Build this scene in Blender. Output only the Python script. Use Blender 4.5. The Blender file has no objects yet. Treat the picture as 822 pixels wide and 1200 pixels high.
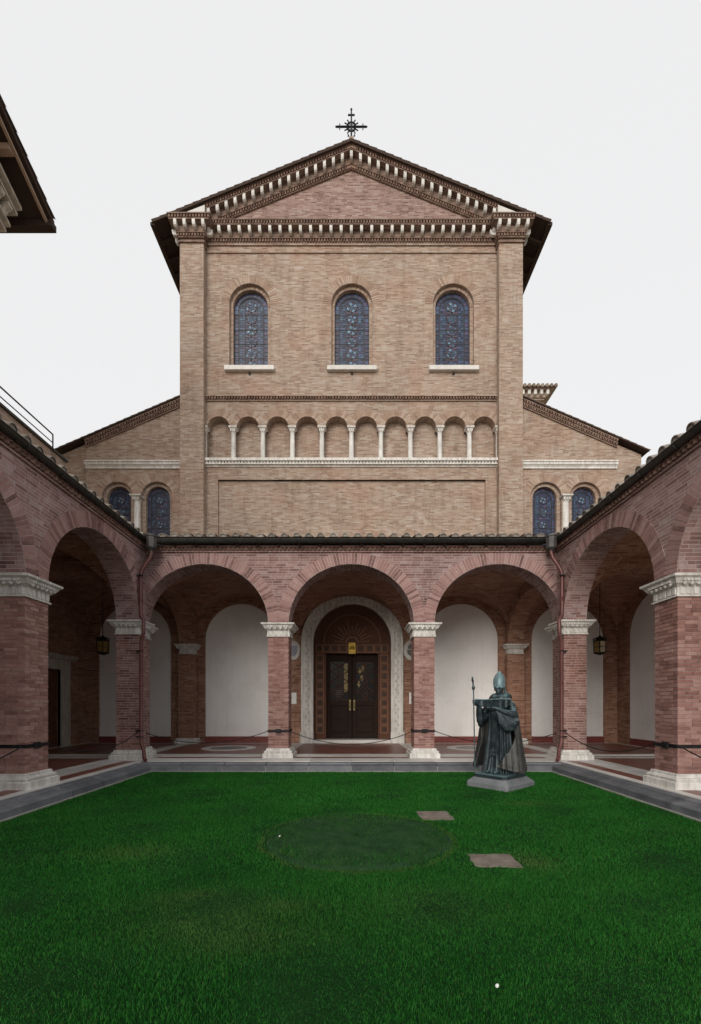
import bpy, bmesh, math, random
import numpy as np
from mathutils import Vector, Matrix
random.seed(7); np.random.seed(7)
R = math.radians; PI = math.pi
sc = bpy.context.scene
COL = sc.collection

# ------------------------------------------------------------------ camera, sky, sun, exposure
cam = bpy.data.cameras.new('camera'); camo = bpy.data.objects.new('camera', cam); COL.objects.link(camo)
cam.sensor_fit = 'AUTO'; cam.sensor_width = 36; cam.lens = 36*514/1200
cam.shift_y = 226/1200; cam.shift_x = -1/1200
cam.clip_start = .05; cam.clip_end = 3000
camo.location = (0, 0, 1.65); camo.rotation_euler = (R(90), 0, 0)
sc.camera = camo

SUN_EL, SUN_AZ = R(22), R(-16)          # azimuth: from behind the camera, a little to the left
world = bpy.data.worlds.new('World'); sc.world = world; world.use_nodes = True
wn = world.node_tree; wn.nodes.clear()
sky = wn.nodes.new('ShaderNodeTexSky'); sky.sky_type = 'NISHITA'; sky.sun_disc = False
sky.sun_elevation = SUN_EL; sky.sun_rotation = PI - SUN_AZ
sky.air_density = 1.0; sky.dust_density = 3.0; sky.ozone_density = 1.0
hs = wn.nodes.new('ShaderNodeHueSaturation'); hs.inputs['Saturation'].default_value = .35
mixw = wn.nodes.new('ShaderNodeMix'); mixw.data_type = 'RGBA'
mixw.inputs[0].default_value = .88
mixw.inputs[7].default_value = (8.05, 8.05, 8.1, 1)      # high even cloud layer
bgw = wn.nodes.new('ShaderNodeBackground'); bgw.inputs['Strength'].default_value = .081
outw = wn.nodes.new('ShaderNodeOutputWorld')
wn.links.new(sky.outputs[0], hs.inputs['Color']); wn.links.new(hs.outputs[0], mixw.inputs[6])
wn.links.new(mixw.outputs[2], bgw.inputs['Color']); wn.links.new(bgw.outputs[0], outw.inputs[0])

sun = bpy.data.lights.new('sun', 'SUN'); sun.energy = 1.5; sun.angle = R(36); sun.color = (1, .93, .84)
suno = bpy.data.objects.new('sun', sun); COL.objects.link(suno)
sd = Vector((math.sin(SUN_AZ)*math.cos(SUN_EL), -math.cos(SUN_AZ)*math.cos(SUN_EL), math.sin(SUN_EL)))
suno.rotation_euler = sd.to_track_quat('Z', 'Y').to_euler(); suno.location = (10, -30, 40)

sc.render.engine = 'CYCLES'
sc.cycles.max_bounces = 8; sc.cycles.diffuse_bounces = 5; sc.cycles.glossy_bounces = 3
sc.cycles.use_denoising = True
sc.view_settings.view_transform = 'Standard'; sc.view_settings.look = 'None'
sc.view_settings.exposure = 0.54; sc.view_settings.gamma = 1.0

# ------------------------------------------------------------------ helpers
WL = {}                                   # world location of every object (translations only)
def tag(o, label=None, cat=None, group=None, kind=None):
    if label: o['label'] = label
    if cat: o['category'] = cat
    if group: o['group'] = group
    if kind: o['kind'] = kind
    return o
def link(o, parent=None, wloc=(0, 0, 0)):
    COL.objects.link(o); w = Vector(wloc)
    WL[o.name] = w
    if parent is not None:
        o.parent = parent; o.location = w - WL[parent.name]
    else:
        o.location = w
    return o
def thing(name, label, cat, loc=(0, 0, 0), group=None):
    o = bpy.data.objects.new(name, None); o.empty_display_size = .2
    link(o, None, loc); return tag(o, label, cat, group)

class MB:
    """collects shapes in world coordinates and builds ONE mesh object"""
    def __init__(s): s.v = []; s.f = []; s.uv = []; s.m = []; s.sm = []
    def add(s, vs, fs, uv=None, m=0, smooth=False):
        b = len(s.v); s.v += [tuple(p) for p in vs]
        for i, f in enumerate(fs):
            s.f.append([b+k for k in f]); s.m.append(m); s.sm.append(smooth)
            s.uv.append(uv[i] if uv else None)
        return s
    def box(s, x0, x1, y0, y1, z0, z1, m=0):
        vs = [(x0,y0,z0),(x1,y0,z0),(x1,y1,z0),(x0,y1,z0),(x0,y0,z1),(x1,y0,z1),(x1,y1,z1),(x0,y1,z1)]
        return s.add(vs, [(0,3,2,1),(4,5,6,7),(0,1,5,4),(1,2,6,5),(2,3,7,6),(3,0,4,7)], m=m)
    def hexa(s, p, m=0):                  # 8 arbitrary corners, bottom 4 then top 4
        return s.add(p, [(0,3,2,1),(4,5,6,7),(0,1,5,4),(1,2,6,5),(2,3,7,6),(3,0,4,7)], m=m)
    def obox(s, c, ax, ay, az, m=0):      # oriented box: centre, half axes
        c, ax, ay, az = map(Vector, (c, ax, ay, az))
        return s.hexa([c-ax-ay-az, c+ax-ay-az, c+ax+ay-az, c-ax+ay-az, c-ax-ay+az, c+ax-ay+az, c+ax+ay+az, c-ax+ay+az], m)
    def prism(s, pts, ext, m=0):          # polygon (3d points) extruded along a vector
        n = len(pts); e = Vector(ext); a = [Vector(p) for p in pts]
        fs = [tuple(range(n-1, -1, -1)), tuple(range(n, 2*n))] + [(i, (i+1) % n, n+(i+1) % n, n+i) for i in range(n)]
        return s.add(a+[p+e for p in a], fs, m=m)
    def rings(s, rg, m=0, smooth=True, cap=True, closed=True):   # rings: list of equally long point lists
        n = len(rg[0]); vs = [p for r in rg for p in r]; fs = []
        for i in range(len(rg)-1):
            for j in range(n if closed else n-1):
                k = (j+1) % n
                fs.append((i*n+j, i*n+k, (i+1)*n+k, (i+1)*n+j))
        s.add(vs, fs, m=m, smooth=smooth)
        if cap and closed:
            b = len(s.v)-len(vs)
            for r0 in (0, (len(rg)-1)*n):
                s.f.append([b+r0+j for j in range(n)]); s.m.append(m); s.sm.append(False); s.uv.append(None)
        return s
    def lathe(s, c, prof, n=16, m=0, smooth=True, sx=1, sy=1):  # profile: (radius, height)
        c = Vector(c)
        rg = [[c+Vector((r*sx*math.cos(2*PI*j/n), r*sy*math.sin(2*PI*j/n), h)) for j in range(n)] for r, h in prof]
        return s.rings(rg, m, smooth)
    def tube(s, pts, r, n=8, m=0, smooth=True):
        pts = [Vector(p) for p in pts]; rs = r if isinstance(r, (list, tuple)) else [r]*len(pts)
        rg = []; up = None
        for i, p in enumerate(pts):
            d = (pts[min(i+1, len(pts)-1)]-pts[max(i-1, 0)]).normalized()
            if up is None:
                up = Vector((0, 0, 1)) if abs(d.z) < .9 else Vector((1, 0, 0))
            a = d.cross(up).normalized(); up = a.cross(d).normalized()
            rg.append([p+a*rs[i]*math.cos(2*PI*j/n)+up*rs[i]*math.sin(2*PI*j/n) for j in range(n)])
        return s.rings(rg, m, smooth)
    def mesh(s, name, mats, off=Vector((0, 0, 0))):
        me = bpy.data.meshes.new(name)
        v = np.array(s.v, dtype=np.float64)
        nl = [len(f) for f in s.f]
        me.from_pydata((v-np.array(off)).tolist(), [], s.f)
        uvl = me.uv_layers.new(name='UVMap'); buf = np.zeros((sum(nl), 2))
        k = 0
        for f, u in zip(s.f, s.uv):
            n = len(f)
            if u is not None:
                buf[k:k+n] = u
            else:
                p = v[f]; a, b = p[1]-p[0], p[2]-p[0]
                nn = np.abs((a[1]*b[2]-a[2]*b[1], a[2]*b[0]-a[0]*b[2], a[0]*b[1]-a[1]*b[0]))
                if n > 3:
                    b2 = p[3]-p[0]; nn = nn+np.abs((b[1]*b2[2]-b[2]*b2[1], b[2]*b2[0]-b[0]*b2[2], b[0]*b2[1]-b[1]*b2[0]))
                i = int(np.argmax(nn))
                buf[k:k+n] = p[:, (0, 1)] if i == 2 else (p[:, (0, 2)] if i == 1 else p[:, (1, 2)])
            k += n
        uvl.data.foreach_set('uv', buf.ravel().astype(np.float32))
        for mt in (mats if isinstance(mats, (list, tuple)) else [mats]): me.materials.append(mt)
        me.polygons.foreach_set('material_index', s.m)
        me.polygons.foreach_set('use_smooth', s.sm)
        me.update(); return me
    def build(s, name, mats, parent=None, kind=None, wloc=None):
        w = Vector(wloc) if wloc is not None else (WL[parent.name].copy() if parent is not None else Vector((0, 0, 0)))
        o = bpy.data.objects.new(name, s.mesh(name, mats, w))
        link(o, parent, w)
        if kind: o['kind'] = kind
        return o
def inst(name, mesh, parent, wloc, rot=(0, 0, 0), scale=None):
    o = bpy.data.objects.new(name, mesh); link(o, parent, wloc); o.rotation_euler = rot
    if scale: o.scale = scale
    return o
def bevel(o, w=.01, seg=2):
    m = o.modifiers.new('bevel', 'BEVEL'); m.width = w; m.segments = seg; m.limit_method = 'ANGLE'; m.angle_limit = R(40)
    return o

# ------------------------------------------------------------------ materials
class NT:
    def __init__(s, name):
        s.mat = bpy.data.materials.new(name); s.mat.use_nodes = True; s.t = s.mat.node_tree
        s.b = s.t.nodes['Principled BSDF']
    def n(s, typ, **kw):
        nd = s.t.nodes.new('ShaderNode'+typ)
        for k, v in kw.items():
            if k in nd.inputs: nd.inputs[k].default_value = v
            else: setattr(nd, k, v)
        return nd
    def l(s, a, b): s.t.links.new(a, b)
    def ramp(s, fac, stops, interp='LINEAR'):
        r = s.n('ValToRGB'); r.color_ramp.interpolation = interp
        e = r.color_ramp.elements
        while len(e) < len(stops): e.new(.5)
        for i, (p, c) in enumerate(stops): e[i].position = p; e[i].color = (*c, 1)
        s.l(fac, r.inputs[0]); return r.outputs[0]
    def mix(s, fac, a, b, mode='MIX'):
        m = s.n('Mix'); m.data_type = 'RGBA'; m.blend_type = mode
        for val, k in ((fac, 0), (a, 6), (b, 7)):
            if hasattr(val, 'links'): s.l(val, m.inputs[k])
            elif k == 0: m.inputs[0].default_value = val
            else: m.inputs[k].default_value = (*val, 1)
        return m.outputs[2]
    def noise(s, scale, detail=4, coord=None, rough=.6):
        nz = s.n('TexNoise'); nz.inputs['Scale'].default_value = scale; nz.inputs['Detail'].default_value = detail
        nz.inputs['Roughness'].default_value = rough
        if coord is not None: s.l(coord, nz.inputs['Vector'])
        return nz.outputs['Fac']
    def math(s, op, a, b=0.):
        m = s.n('Math'); m.operation = op
        for val, k in ((a, 0), (b, 1)):
            if hasattr(val, 'links'): s.l(val, m.inputs[k])
            else: m.inputs[k].default_value = val
        return m.outputs[0]
    def bump(s, h, strength=.4, dist=.01):
        b = s.n('Bump'); b.inputs['Strength'].default_value = strength; b.inputs['Distance'].default_value = dist
        s.l(h, b.inputs['Height']); s.l(b.outputs[0], s.b.inputs['Normal'])
    def pos(s): return s.n('NewGeometry').outputs['Position']

def plain(name, col, rough=.6, metal=0, var=.25, scale=6, bump=0, bscale=60, spec=.5):
    t = NT(name); p = t.pos()
    c = t.ramp(t.noise(scale, 5, p), [(.3, tuple(x*(1-var) for x in col)), (.7, tuple(min(1, x*(1+var)) for x in col))])
    t.l(c, t.b.inputs['Base Color']); t.b.inputs['Roughness'].default_value = rough
    t.b.inputs['Metallic'].default_value = metal; t.b.inputs['Specular IOR Level'].default_value = spec
    if bump: t.bump(t.noise(bscale, 4, p), bump, .01)
    return t.mat

PAL_A = [(0.0, (0.1367, 0.069, 0.0608)), (0.14, (0.2142, 0.1104, 0.095)), (0.34, (0.2825, 0.149, 0.1273)), (0.55, (0.3281, 0.184, 0.1586)), (0.78, (0.3737, 0.23, 0.2047)), (1, (0.4557, 0.3404, 0.3181))]
PAL_F = [(.0, (.18, .122, .095)), (.13, (.265, .182, .138)), (.32, (.325, .23, .176)), (.55, (.375, .28, .217)), (.78, (.425, .342, .285)), (1, (.50, .44, .39))]
PAL_I = [(.0, (.15, .068, .045)), (.14, (.235, .108, .07)), (.34, (.31, .15, .098)), (.55, (.355, .18, .118)), (.78, (.40, .225, .155)), (1, (.47, .32, .25))]  # orange shift paints the warm light inside the walks into the brick colour
PAL_W = [(0.0, (0.1458, 0.0818, 0.0763)), (0.14, (0.2233, 0.1256, 0.1164)), (0.34, (0.2871, 0.1674, 0.1545)), (0.55, (0.3327, 0.2046, 0.1908)), (0.78, (0.3782, 0.2558, 0.2433)), (1, (0.4557, 0.3627, 0.3578))]
PAL_T = [(.0, (.13, .075, .065)), (.13, (.21, .12, .10)), (.32, (.26, .155, .135)), (.55, (.30, .19, .165)), (.78, (.34, .235, .205)), (1, (.42, .34, .30))]
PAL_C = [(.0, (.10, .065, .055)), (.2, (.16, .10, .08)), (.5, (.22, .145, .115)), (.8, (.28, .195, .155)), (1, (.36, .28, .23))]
def brick_mat(name, pal, mortar, bw=.28, bh=.066, stain=.35, patch=None, kb=.74, kn=.9, bstr=.5, bloom=.35, bt0=.68, bcol=(.5, .46, .42)):
    t = NT(name); uv = t.n('UVMap').outputs[0]; p = t.pos()
    # uneven courses
    wob = t.n('TexNoise'); wob.inputs['Scale'].default_value = .9; t.l(uv, wob.inputs['Vector'])
    ms = t.n('VectorMath'); ms.operation = 'MULTIPLY_ADD'; t.l(wob.outputs['Color'], ms.inputs[0])
    ms.inputs[1].default_value = (.03, .003, 0); t.l(uv, ms.inputs[2])
    sx_ = t.n('SeparateXYZ'); t.l(ms.outputs[0], sx_.inputs[0])      # every course shifted by its own amount
    row = t.math('FLOOR', t.math('DIVIDE', sx_.outputs[1], bh))
    wr = t.n('TexWhiteNoise'); wr.noise_dimensions = '1D'; t.l(row, wr.inputs['W'])
    cx_ = t.n('CombineXYZ'); t.l(t.math('ADD', sx_.outputs[0], t.math('MULTIPLY', wr.outputs['Value'], bw*7)), cx_.inputs[0]); t.l(sx_.outputs[1], cx_.inputs[1])
    bt = t.n('TexBrick'); bt.offset = 0; bt.squash = 1.0
    t.l(cx_.outputs[0], bt.inputs['Vector'])
    bt.inputs['Color1'].default_value = (0, 0, 0, 1); bt.inputs['Color2'].default_value = (1, 1, 1, 1)
    bt.inputs['Mortar'].default_value = (.5, .5, .5, 1)
    bt.inputs['Scale'].default_value = 1; bt.inputs['Mortar Size'].default_value = .0065
    bt.inputs['Mortar Smooth'].default_value = .2; bt.inputs['Bias'].default_value = 0
    bt.inputs['Brick Width'].default_value = bw; bt.inputs['Row Height'].default_value = bh
    # second random per brick, from a white noise on the snapped cell is not needed: blend with medium noise
    sep = t.n('SeparateColor'); t.l(bt.outputs['Color'], sep.inputs[0])
    nz = t.noise(1.7, 3, p); nz2 = t.noise(14, 3, p)
    f = t.math('ADD', t.math('MULTIPLY', sep.outputs[0], kb), t.math('MULTIPLY', t.math('SUBTRACT', nz, .5), kn))
    f = t.math('ADD', f, t.math('MULTIPLY', t.math('SUBTRACT', nz2, .5), .35))
    f = t.math('ADD', f, .5-kb/2)
    c = t.ramp(f, pal)
    if patch:                                   # areas relaid with other bricks
        c = t.mix(t.ramp(t.noise(.55, 2, p), [(.52, (0, 0, 0)), (.64, (.65, .65, .65))]), c, t.mix(1, c, patch, 'MULTIPLY'))
    st = t.ramp(t.noise(.8, 6, p, .7), [(.35, (1-stain,)*3), (.65, (1, 1, 1))])
    c = t.mix(1, c, st, 'MULTIPLY')
    c = t.mix(t.math('MULTIPLY', bt.outputs['Fac'], .85), c, mortar)
    mp = t.n('Mapping'); mp.inputs['Scale'].default_value = (5, 5, .45); t.l(p, mp.inputs['Vector'])   # rain streaks
    c = t.mix(1, c, t.ramp(t.noise(1.1, 6, mp.outputs[0], .7), [(.34, (.84, .83, .82)), (.5, (1, 1, 1))]), 'MULTIPLY')
    sp = t.ramp(t.noise(5, 6, p, .8), [(bt0, (0, 0, 0)), (bt0+.14, (1, 1, 1))])  # lime bloom
    c = t.mix(t.math('MULTIPLY', sp, bloom), c, bcol)
    t.l(c, t.b.inputs['Base Color']); t.b.inputs['Roughness'].default_value = .9
    t.b.inputs['Specular IOR Level'].default_value = .2
    h = t.math('SUBTRACT', t.math('MULTIPLY', t.noise(40, 3, p), .5), t.math('MULTIPLY', bt.outputs['Fac'], 1.0))
    h = t.math('ADD', h, t.math('MULTIPLY', sep.outputs[0], .35))
    t.bump(h, bstr, .008)
    return t.mat
def piece_mat(name, pal, island=False, off=.13):
    t = NT(name); p = t.pos()
    r = t.n('NewGeometry').outputs['Random Per Island'] if island else t.n('ObjectInfo').outputs['Random']
    f = t.math('ADD', t.math('MULTIPLY', r, .62), t.math('MULTIPLY', t.math('SUBTRACT', t.noise(9, 4, p), .5), .7))
    c = t.ramp(t.math('ADD', f, off), pal)
    sp = t.ramp(t.noise(7, 5, p, .75), [(.62, (0, 0, 0)), (.78, (1, 1, 1))])
    c = t.mix(t.math('MULTIPLY', sp, .2), c, (.5, .46, .42))
    t.l(c, t.b.inputs['Base Color']); t.b.inputs['Roughness'].default_value = .9
    t.b.inputs['Specular IOR Level'].default_value = .2
    t.bump(t.noise(50, 4, p), .5, .006)
    return t.mat
def stone_mat(name, c0, c1, scale=3, rough=.6, bump=.3, bscale=30, streak=True, spec=.4, island=0):
    t = NT(name); p = t.pos()
    c = t.ramp(t.noise(scale, 8, p, .65), [(.3, c0), (.7, c1)])
    if island:
        r = t.n('ObjectInfo').outputs['Random']
        c = t.mix(1, c, t.ramp(r, [(0, (1-island,)*3), (1, (1+island,)*3)]), 'MULTIPLY')
    if streak:
        mp = t.n('Mapping'); mp.inputs['Scale'].default_value = (9, 9, .8); t.l(p, mp.inputs['Vector'])
        s = t.ramp(t.noise(1.3, 6, mp.outputs[0], .7), [(.42, (.72, .71, .69)), (.6, (1, 1, 1))])
        c = t.mix(1, c, s, 'MULTIPLY')
    t.l(c, t.b.inputs['Base Color']); t.b.inputs['Roughness'].default_value = rough
    t.b.inputs['Specular IOR Level'].default_value = spec
    t.bump(t.noise(bscale, 5, p), bump, .006)
    return t.mat
def glass_mat(name, col, rough=.38):
    t = NT(name); p = t.pos()
    r = t.n('NewGeometry').outputs['Random Per Island']
    c = t.mix(1, t.ramp(r, [(0, tuple(x*.45 for x in col)), (1, tuple(min(1, x*1.5) for x in col))]), t.ramp(t.noise(8, 3, p), [(.3, (.7,)*3), (.7, (1,)*3)]), 'MULTIPLY')
    t.l(c, t.b.inputs['Base Color']); t.b.inputs['Roughness'].default_value = rough
    t.b.inputs['Specular IOR Level'].default_value = .35
    t.bump(t.noise(25, 3, p), .2, .006)
    return t.mat
def wood_mat(name, c0, c1, rough=.5):
    t = NT(name); p = t.pos()
    mp = t.n('Mapping'); mp.inputs['Scale'].default_value = (30, 30, 2.5); t.l(p, mp.inputs['Vector'])
    c = t.ramp(t.noise(1.5, 6, mp.outputs[0], .6), [(.3, c0), (.7, c1)])
    t.l(c, t.b.inputs['Base Color']); t.b.inputs['Roughness'].default_value = rough; t.b.inputs['Specular IOR Level'].default_value = .15
    t.bump(t.noise(1.5, 6, mp.outputs[0]), .3, .004)
    return t.mat

M = {}
M['brick_a'] = brick_mat('arcade brick', PAL_A, (.42, .35, .335), patch=(.85, .68, .62), kn=.7)
M['brick_w'] = brick_mat('washed arcade brick', PAL_W, (.42, .35, .335), kn=.75, bloom=.45, bt0=.56, bcol=(.46, .41, .41))
M['brick_i'] = brick_mat('warm glow brick', PAL_I, (.36, .28, .22), kn=.8, bloom=.1, stain=.3)
M['piece_v'] = piece_mat('washed voussoir brick', PAL_W, off=.04)
M['brick_f'] = brick_mat('facade brick', PAL_F, (.39, .33, .275), bw=.23, bh=.054, stain=.18, patch=(.95, .80, .75), kb=.75, kn=.45)
M['brick_t'] = brick_mat('gable brick', PAL_T, (.36, .29, .26), bw=.23, bh=.054, stain=.2, kb=.9, kn=.5)
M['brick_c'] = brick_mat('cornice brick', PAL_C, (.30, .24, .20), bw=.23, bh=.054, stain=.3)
M['piece_a'] = piece_mat('arcade brick piece', PAL_A)
M['piece_ai'] = piece_mat('arcade brick pieces', PAL_A, True)
M['piece_fi'] = piece_mat('facade brick pieces', PAL_F, True)
M['dentil'] = piece_mat('terracotta dentil', [(0, (.10, .065, .052)), (.5, (.19, .12, .095)), (1, (.29, .20, .155))], True)
M['mortar'] = plain('lime mortar', (.42, .355, .335), .95, bump=.5, bscale=80)
M['marble'] = stone_mat('white marble trim', (.60, .585, .555), (.78, .765, .735))
M['marble_clean'] = stone_mat('white marble paving', (.50, .49, .47), (.68, .66, .63), 2, .45, .15, streak=False, island=.12)
M['bracket'] = stone_mat('white travertine bracket', (.54, .525, .50), (.70, .685, .655), 5, streak=False, island=.1)
M['basalt'] = stone_mat('grey kerb stone', (.085, .092, .105), (.17, .18, .195), 2.5, .55, .35, 40, False, island=.22)
M['edging'] = stone_mat('pale edging strip', (.25, .25, .23), (.4, .39, .36), 4, .8, .3, streak=False)
M['red_stone'] = stone_mat('red floor stone', (.13, .05, .038), (.22, .085, .06), 4, .4, .1, streak=False, island=.12)
M['dark_stone'] = stone_mat('black floor stone', (.025, .027, .03), (.06, .06, .065), 4, .3, .05, streak=False)
t = NT('white plaster'); p = t.pos()
c = t.ramp(t.noise(1.1, 7, p, .65), [(.25, (.72, .71, .69)), (.5, (.82, .815, .805)), (.8, (.86, .855, .85))])
mp = t.n('Mapping'); mp.inputs['Scale'].default_value = (6, 6, .35); t.l(p, mp.inputs['Vector'])
c = t.mix(1, c, t.ramp(t.noise(1.2, 6, mp.outputs[0], .7), [(.34, (.95, .945, .94)), (.52, (1, 1, 1))]), 'MULTIPLY')
vz = t.n('TexVoronoi'); vz.feature = 'DISTANCE_TO_EDGE'; vz.inputs['Scale'].default_value = .55; vz.inputs['Randomness'].default_value = 1
wn_ = t.n('TexNoise'); wn_.inputs['Scale'].default_value = 2.5; wn_.inputs['Detail'].default_value = 6; t.l(p, wn_.inputs['Vector'])
va = t.n('VectorMath'); va.operation = 'MULTIPLY_ADD'; t.l(wn_.outputs['Color'], va.inputs[0]); va.inputs[1].default_value = (.5, .5, .5); t.l(p, va.inputs[2]); t.l(va.outputs[0], vz.inputs['Vector'])
c = t.mix(1, c, t.ramp(vz.outputs['Distance'], [(0, (.90, .895, .885)), (.004, (1, 1, 1))]), 'MULTIPLY')
t.l(c, t.b.inputs['Base Color']); t.b.inputs['Roughness'].default_value = .9; t.b.inputs['Specular IOR Level'].default_value = .2
t.bump(t.noise(7, 6, p), .25, .012); M['plaster'] = t.mat
M['skirting'] = plain('dark red skirting', (.17, .035, .03), .5)
M['tile'] = piece_mat('weathered roof tile', [(0, (.16, .15, .14)), (.35, (.27, .24, .21)), (.65, (.36, .33, .29)), (1, (.42, .40, .36))])
M['tile_i'] = piece_mat('weathered roof tiles', [(0, (.14, .11, .09)), (.35, (.24, .18, .14)), (.65, (.30, .25, .20)), (1, (.36, .33, .29))], True)
M['gutter'] = plain('dark weathered copper gutter', (.055, .058, .052), .5, .55, .35, 5, .1)
M['hopper'] = plain('grey lead hopper', (.07, .066, .066), .6, .3, .3, 8)
M['pipe'] = plain('red brown painted pipe', (.12, .042, .038), .4, .1, .25, 5)
M['iron'] = plain('black iron', (.018, .018, .02), .55, .6, .3, 10)
M['darkwood'] = wood_mat('dark roof timber', (.035, .024, .02), (.07, .048, .038), .8)
M['palewood'] = wood_mat('pale bargeboard', (.30, .22, .16), (.42, .33, .26), .8)
M['doorwood'] = wood_mat('carved brown wood', (.07, .031, .02), (.125, .058, .036), .65)
M['doordark'] = wood_mat('dark door wood', (.014, .008, .006), (.03, .016, .011), .7)
M['doorlight'] = wood_mat('pale relief wood', (.15, .078, .05), (.24, .135, .088), .65)
M['boss'] = plain('dark wooden boss', (.012, .006, .005), .6)
M['sidedoor'] = wood_mat('brown side door', (.075, .03, .013), (.14, .06, .028), .5)
M['gold'] = plain('gilded plaque', (.30, .19, .035), .45, .7, .4, 20, .5)
M['brass'] = plain('brass', (.20, .15, .07), .4, .8, .2, 20)
M['doorglass'] = plain('dark door glass', (.008, .008, .008), .2, 0, .2, 2, .0, spec=.12)
M['dooryellow'] = plain('yellow door pieces', (.16, .11, .015), .5, 0, .5, 8)
M['paper'] = plain('white notice', (.72, .72, .70), .7, 0, .05)
M['lead'] = plain('lead came', (.05, .05, .055), .6, .3, .2, 10)
M['g_base'] = glass_mat('dark blue stained glass', (.022, .032, .075))
M['g_blue'] = glass_mat('blue stained glass', (.048, .074, .145))
M['g_cyan'] = glass_mat('pale blue stained glass', (.16, .27, .38))
M['g_purple'] = glass_mat('violet stained glass', (.06, .05, .10))
M['g_red'] = glass_mat('red stained glass', (.085, .055, .085))
M['g_teal'] = glass_mat('teal stained glass', (.045, .095, .15))
M['wallstone'] = stone_mat('travertine frame', (.42, .39, .34), (.58, .54, .47), 3)
M['ochre'] = plain('ochre render', (.45, .30, .17), .9, 0, .12, 1.5, .1)
M['amber'] = plain('amber lantern glass', (.20, .135, .045), .25, 0, .4, 12)
M['verdigris'] = plain('verdigris copper', (.16, .27, .25), .6, .2, .4, 8)

# ------------------------------------------------------------------ measures (metres; lawn at z = 0)
FZ = .22                                  # portico floor
YP, TP = 11.9, .6                         # far arcade face, wall thickness
XP = 5.57                                 # side arcade face
YF = 16.5                                 # church facade plane = back wall of the portico
XO = 10.0                                 # outer walls of the side walks
ZS, ZC = 3.86, 5.47                       # springing, crown
ZT = 5.94                                 # arcade wall top
YN = -.3                                  # near arcade face (behind the camera)

def arched_wall(mb, u0, u1, v0, top, ops, w0, w1, Mf, m=0, mi=0, seg=28, breaks=(), back=True):
    tf = top if callable(top) else (lambda u: top)
    def q(a, b, c, d, uv=None, mm=m): mb.add([Mf(*a), Mf(*b), Mf(*c), Mf(*d)], [(0, 1, 2, 3)], [uv] if uv else None, mm)
    ws = (w0, w1) if back else (w0,)
    def rect(a, b, lo):
        if b-a < 1e-6: return
        br = [a]+[x for x in breaks if a < x < b]+[b]
        for p, r in zip(br, br[1:]):
            for w in ws: q((p, w, lo), (r, w, lo), (r, w, tf(r)), (p, w, tf(p)))
            q((p, w0, tf(p)), (r, w0, tf(r)), (r, w1, tf(r)), (p, w1, tf(p)))
    cur = u0
    for (uc, hw, vs, rise, vb) in sorted(ops):
        rect(cur, uc-hw, v0)
        if vb > v0+1e-6:
            for w in ws: q((uc-hw, w, v0), (uc+hw, w, v0), (uc+hw, w, vb), (uc-hw, w, vb))
            q((uc-hw, w0, vb), (uc+hw, w0, vb), (uc+hw, w1, vb), (uc-hw, w1, vb))
        for sgn in (-1, 1):
            u = uc+sgn*hw
            if vs > vb+1e-6: q((u, w0, vb), (u, w1, vb), (u, w1, vs), (u, w0, vs))
        arc = [(uc-hw*math.cos(PI*i/seg), vs+rise*math.sin(PI*i/seg)) for i in range(seg+1)]; s = 0
        for (a, za), (b, zb) in zip(arc, arc[1:]):
            for w in ws: q((a, w, za), (b, w, zb), (b, w, tf(b)), (a, w, tf(a)))
            q((a, w0, tf(a)), (b, w0, tf(b)), (b, w1, tf(b)), (a, w1, tf(a)))
            d = math.hypot(b-a, zb-za)
            q((a, w0, za), (b, w0, zb), (b, w1, zb), (a, w1, za), [(w0, s), (w0, s+d), (w1, s+d), (w1, s)], mi); s += d
        cur = uc+hw
    rect(cur, u1, v0)
    for u in (u0, u1): q((u, w0, v0), (u, w1, v0), (u, w1, tf(u)), (u, w0, tf(u)))
    return mb
def arc_panel(mb, uc, hw, vb, vs, rise, w, Mf, th=.02, seg=24, m=0):
    pts = [(uc-hw, vb), (uc+hw, vb)]+[(uc+hw*math.cos(PI*i/seg), vs+rise*math.sin(PI*i/seg)) for i in range(seg+1)]
    a = [Vector(Mf(u, w, v)) for u, v in pts]; b = Vector(Mf(0, w+th, 0))-Vector(Mf(0, w, 0))
    mb.prism(a, b, m); return mb
def arc_band(mb, uc, vs, r0, r1, w0, w1, Mf, rise0=None, rise1=None, legs=0, seg=32, m=0):
    """arched band (archivolt), with straight legs down to vs-legs"""
    rise0 = rise0 or r0; rise1 = rise1 or r1
    prof = []
    if legs: prof.append((-r0, -r1, -legs, -legs))
    th = [PI-PI*i/seg for i in range(seg+1)]
    prof += [(r0*math.cos(t), r1*math.cos(t), rise0*math.sin(t), rise1*math.sin(t)) for t in th]
    if legs: prof.append((r0, r1, -legs, -legs))
    rg = [[Mf(uc+a, w0, vs+c), Mf(uc+b, w0, vs+d), Mf(uc+b, w1, vs+d), Mf(uc+a, w1, vs+c)] for a, b, c, d in prof]
    return mb.rings(rg, m, False)
def vault(mb, x0, x1, y0, y1, zs, crown, n=16, m=0):
    a, b = (x1-x0)/2, (y1-y0)/2; cx, cy = (x0+x1)/2, (y0+y1)/2; h = crown-zs
    P = lambda i: -math.cos(PI*i/n)
    vs, uv = [], []
    for i in range(n+1):
        for j in range(n+1):
            s, t = P(i), P(j)
            z = zs+h*max(math.sqrt(max(0, 1-s*s)), math.sqrt(max(0, 1-t*t)))
            vs.append((cx+a*s, cy+b*t, z))
    fs = [(i*(n+1)+j, (i+1)*(n+1)+j, (i+1)*(n+1)+j+1, i*(n+1)+j+1) for i in range(n) for j in range(n)]
    return mb.add(vs, fs, m=m)

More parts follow.
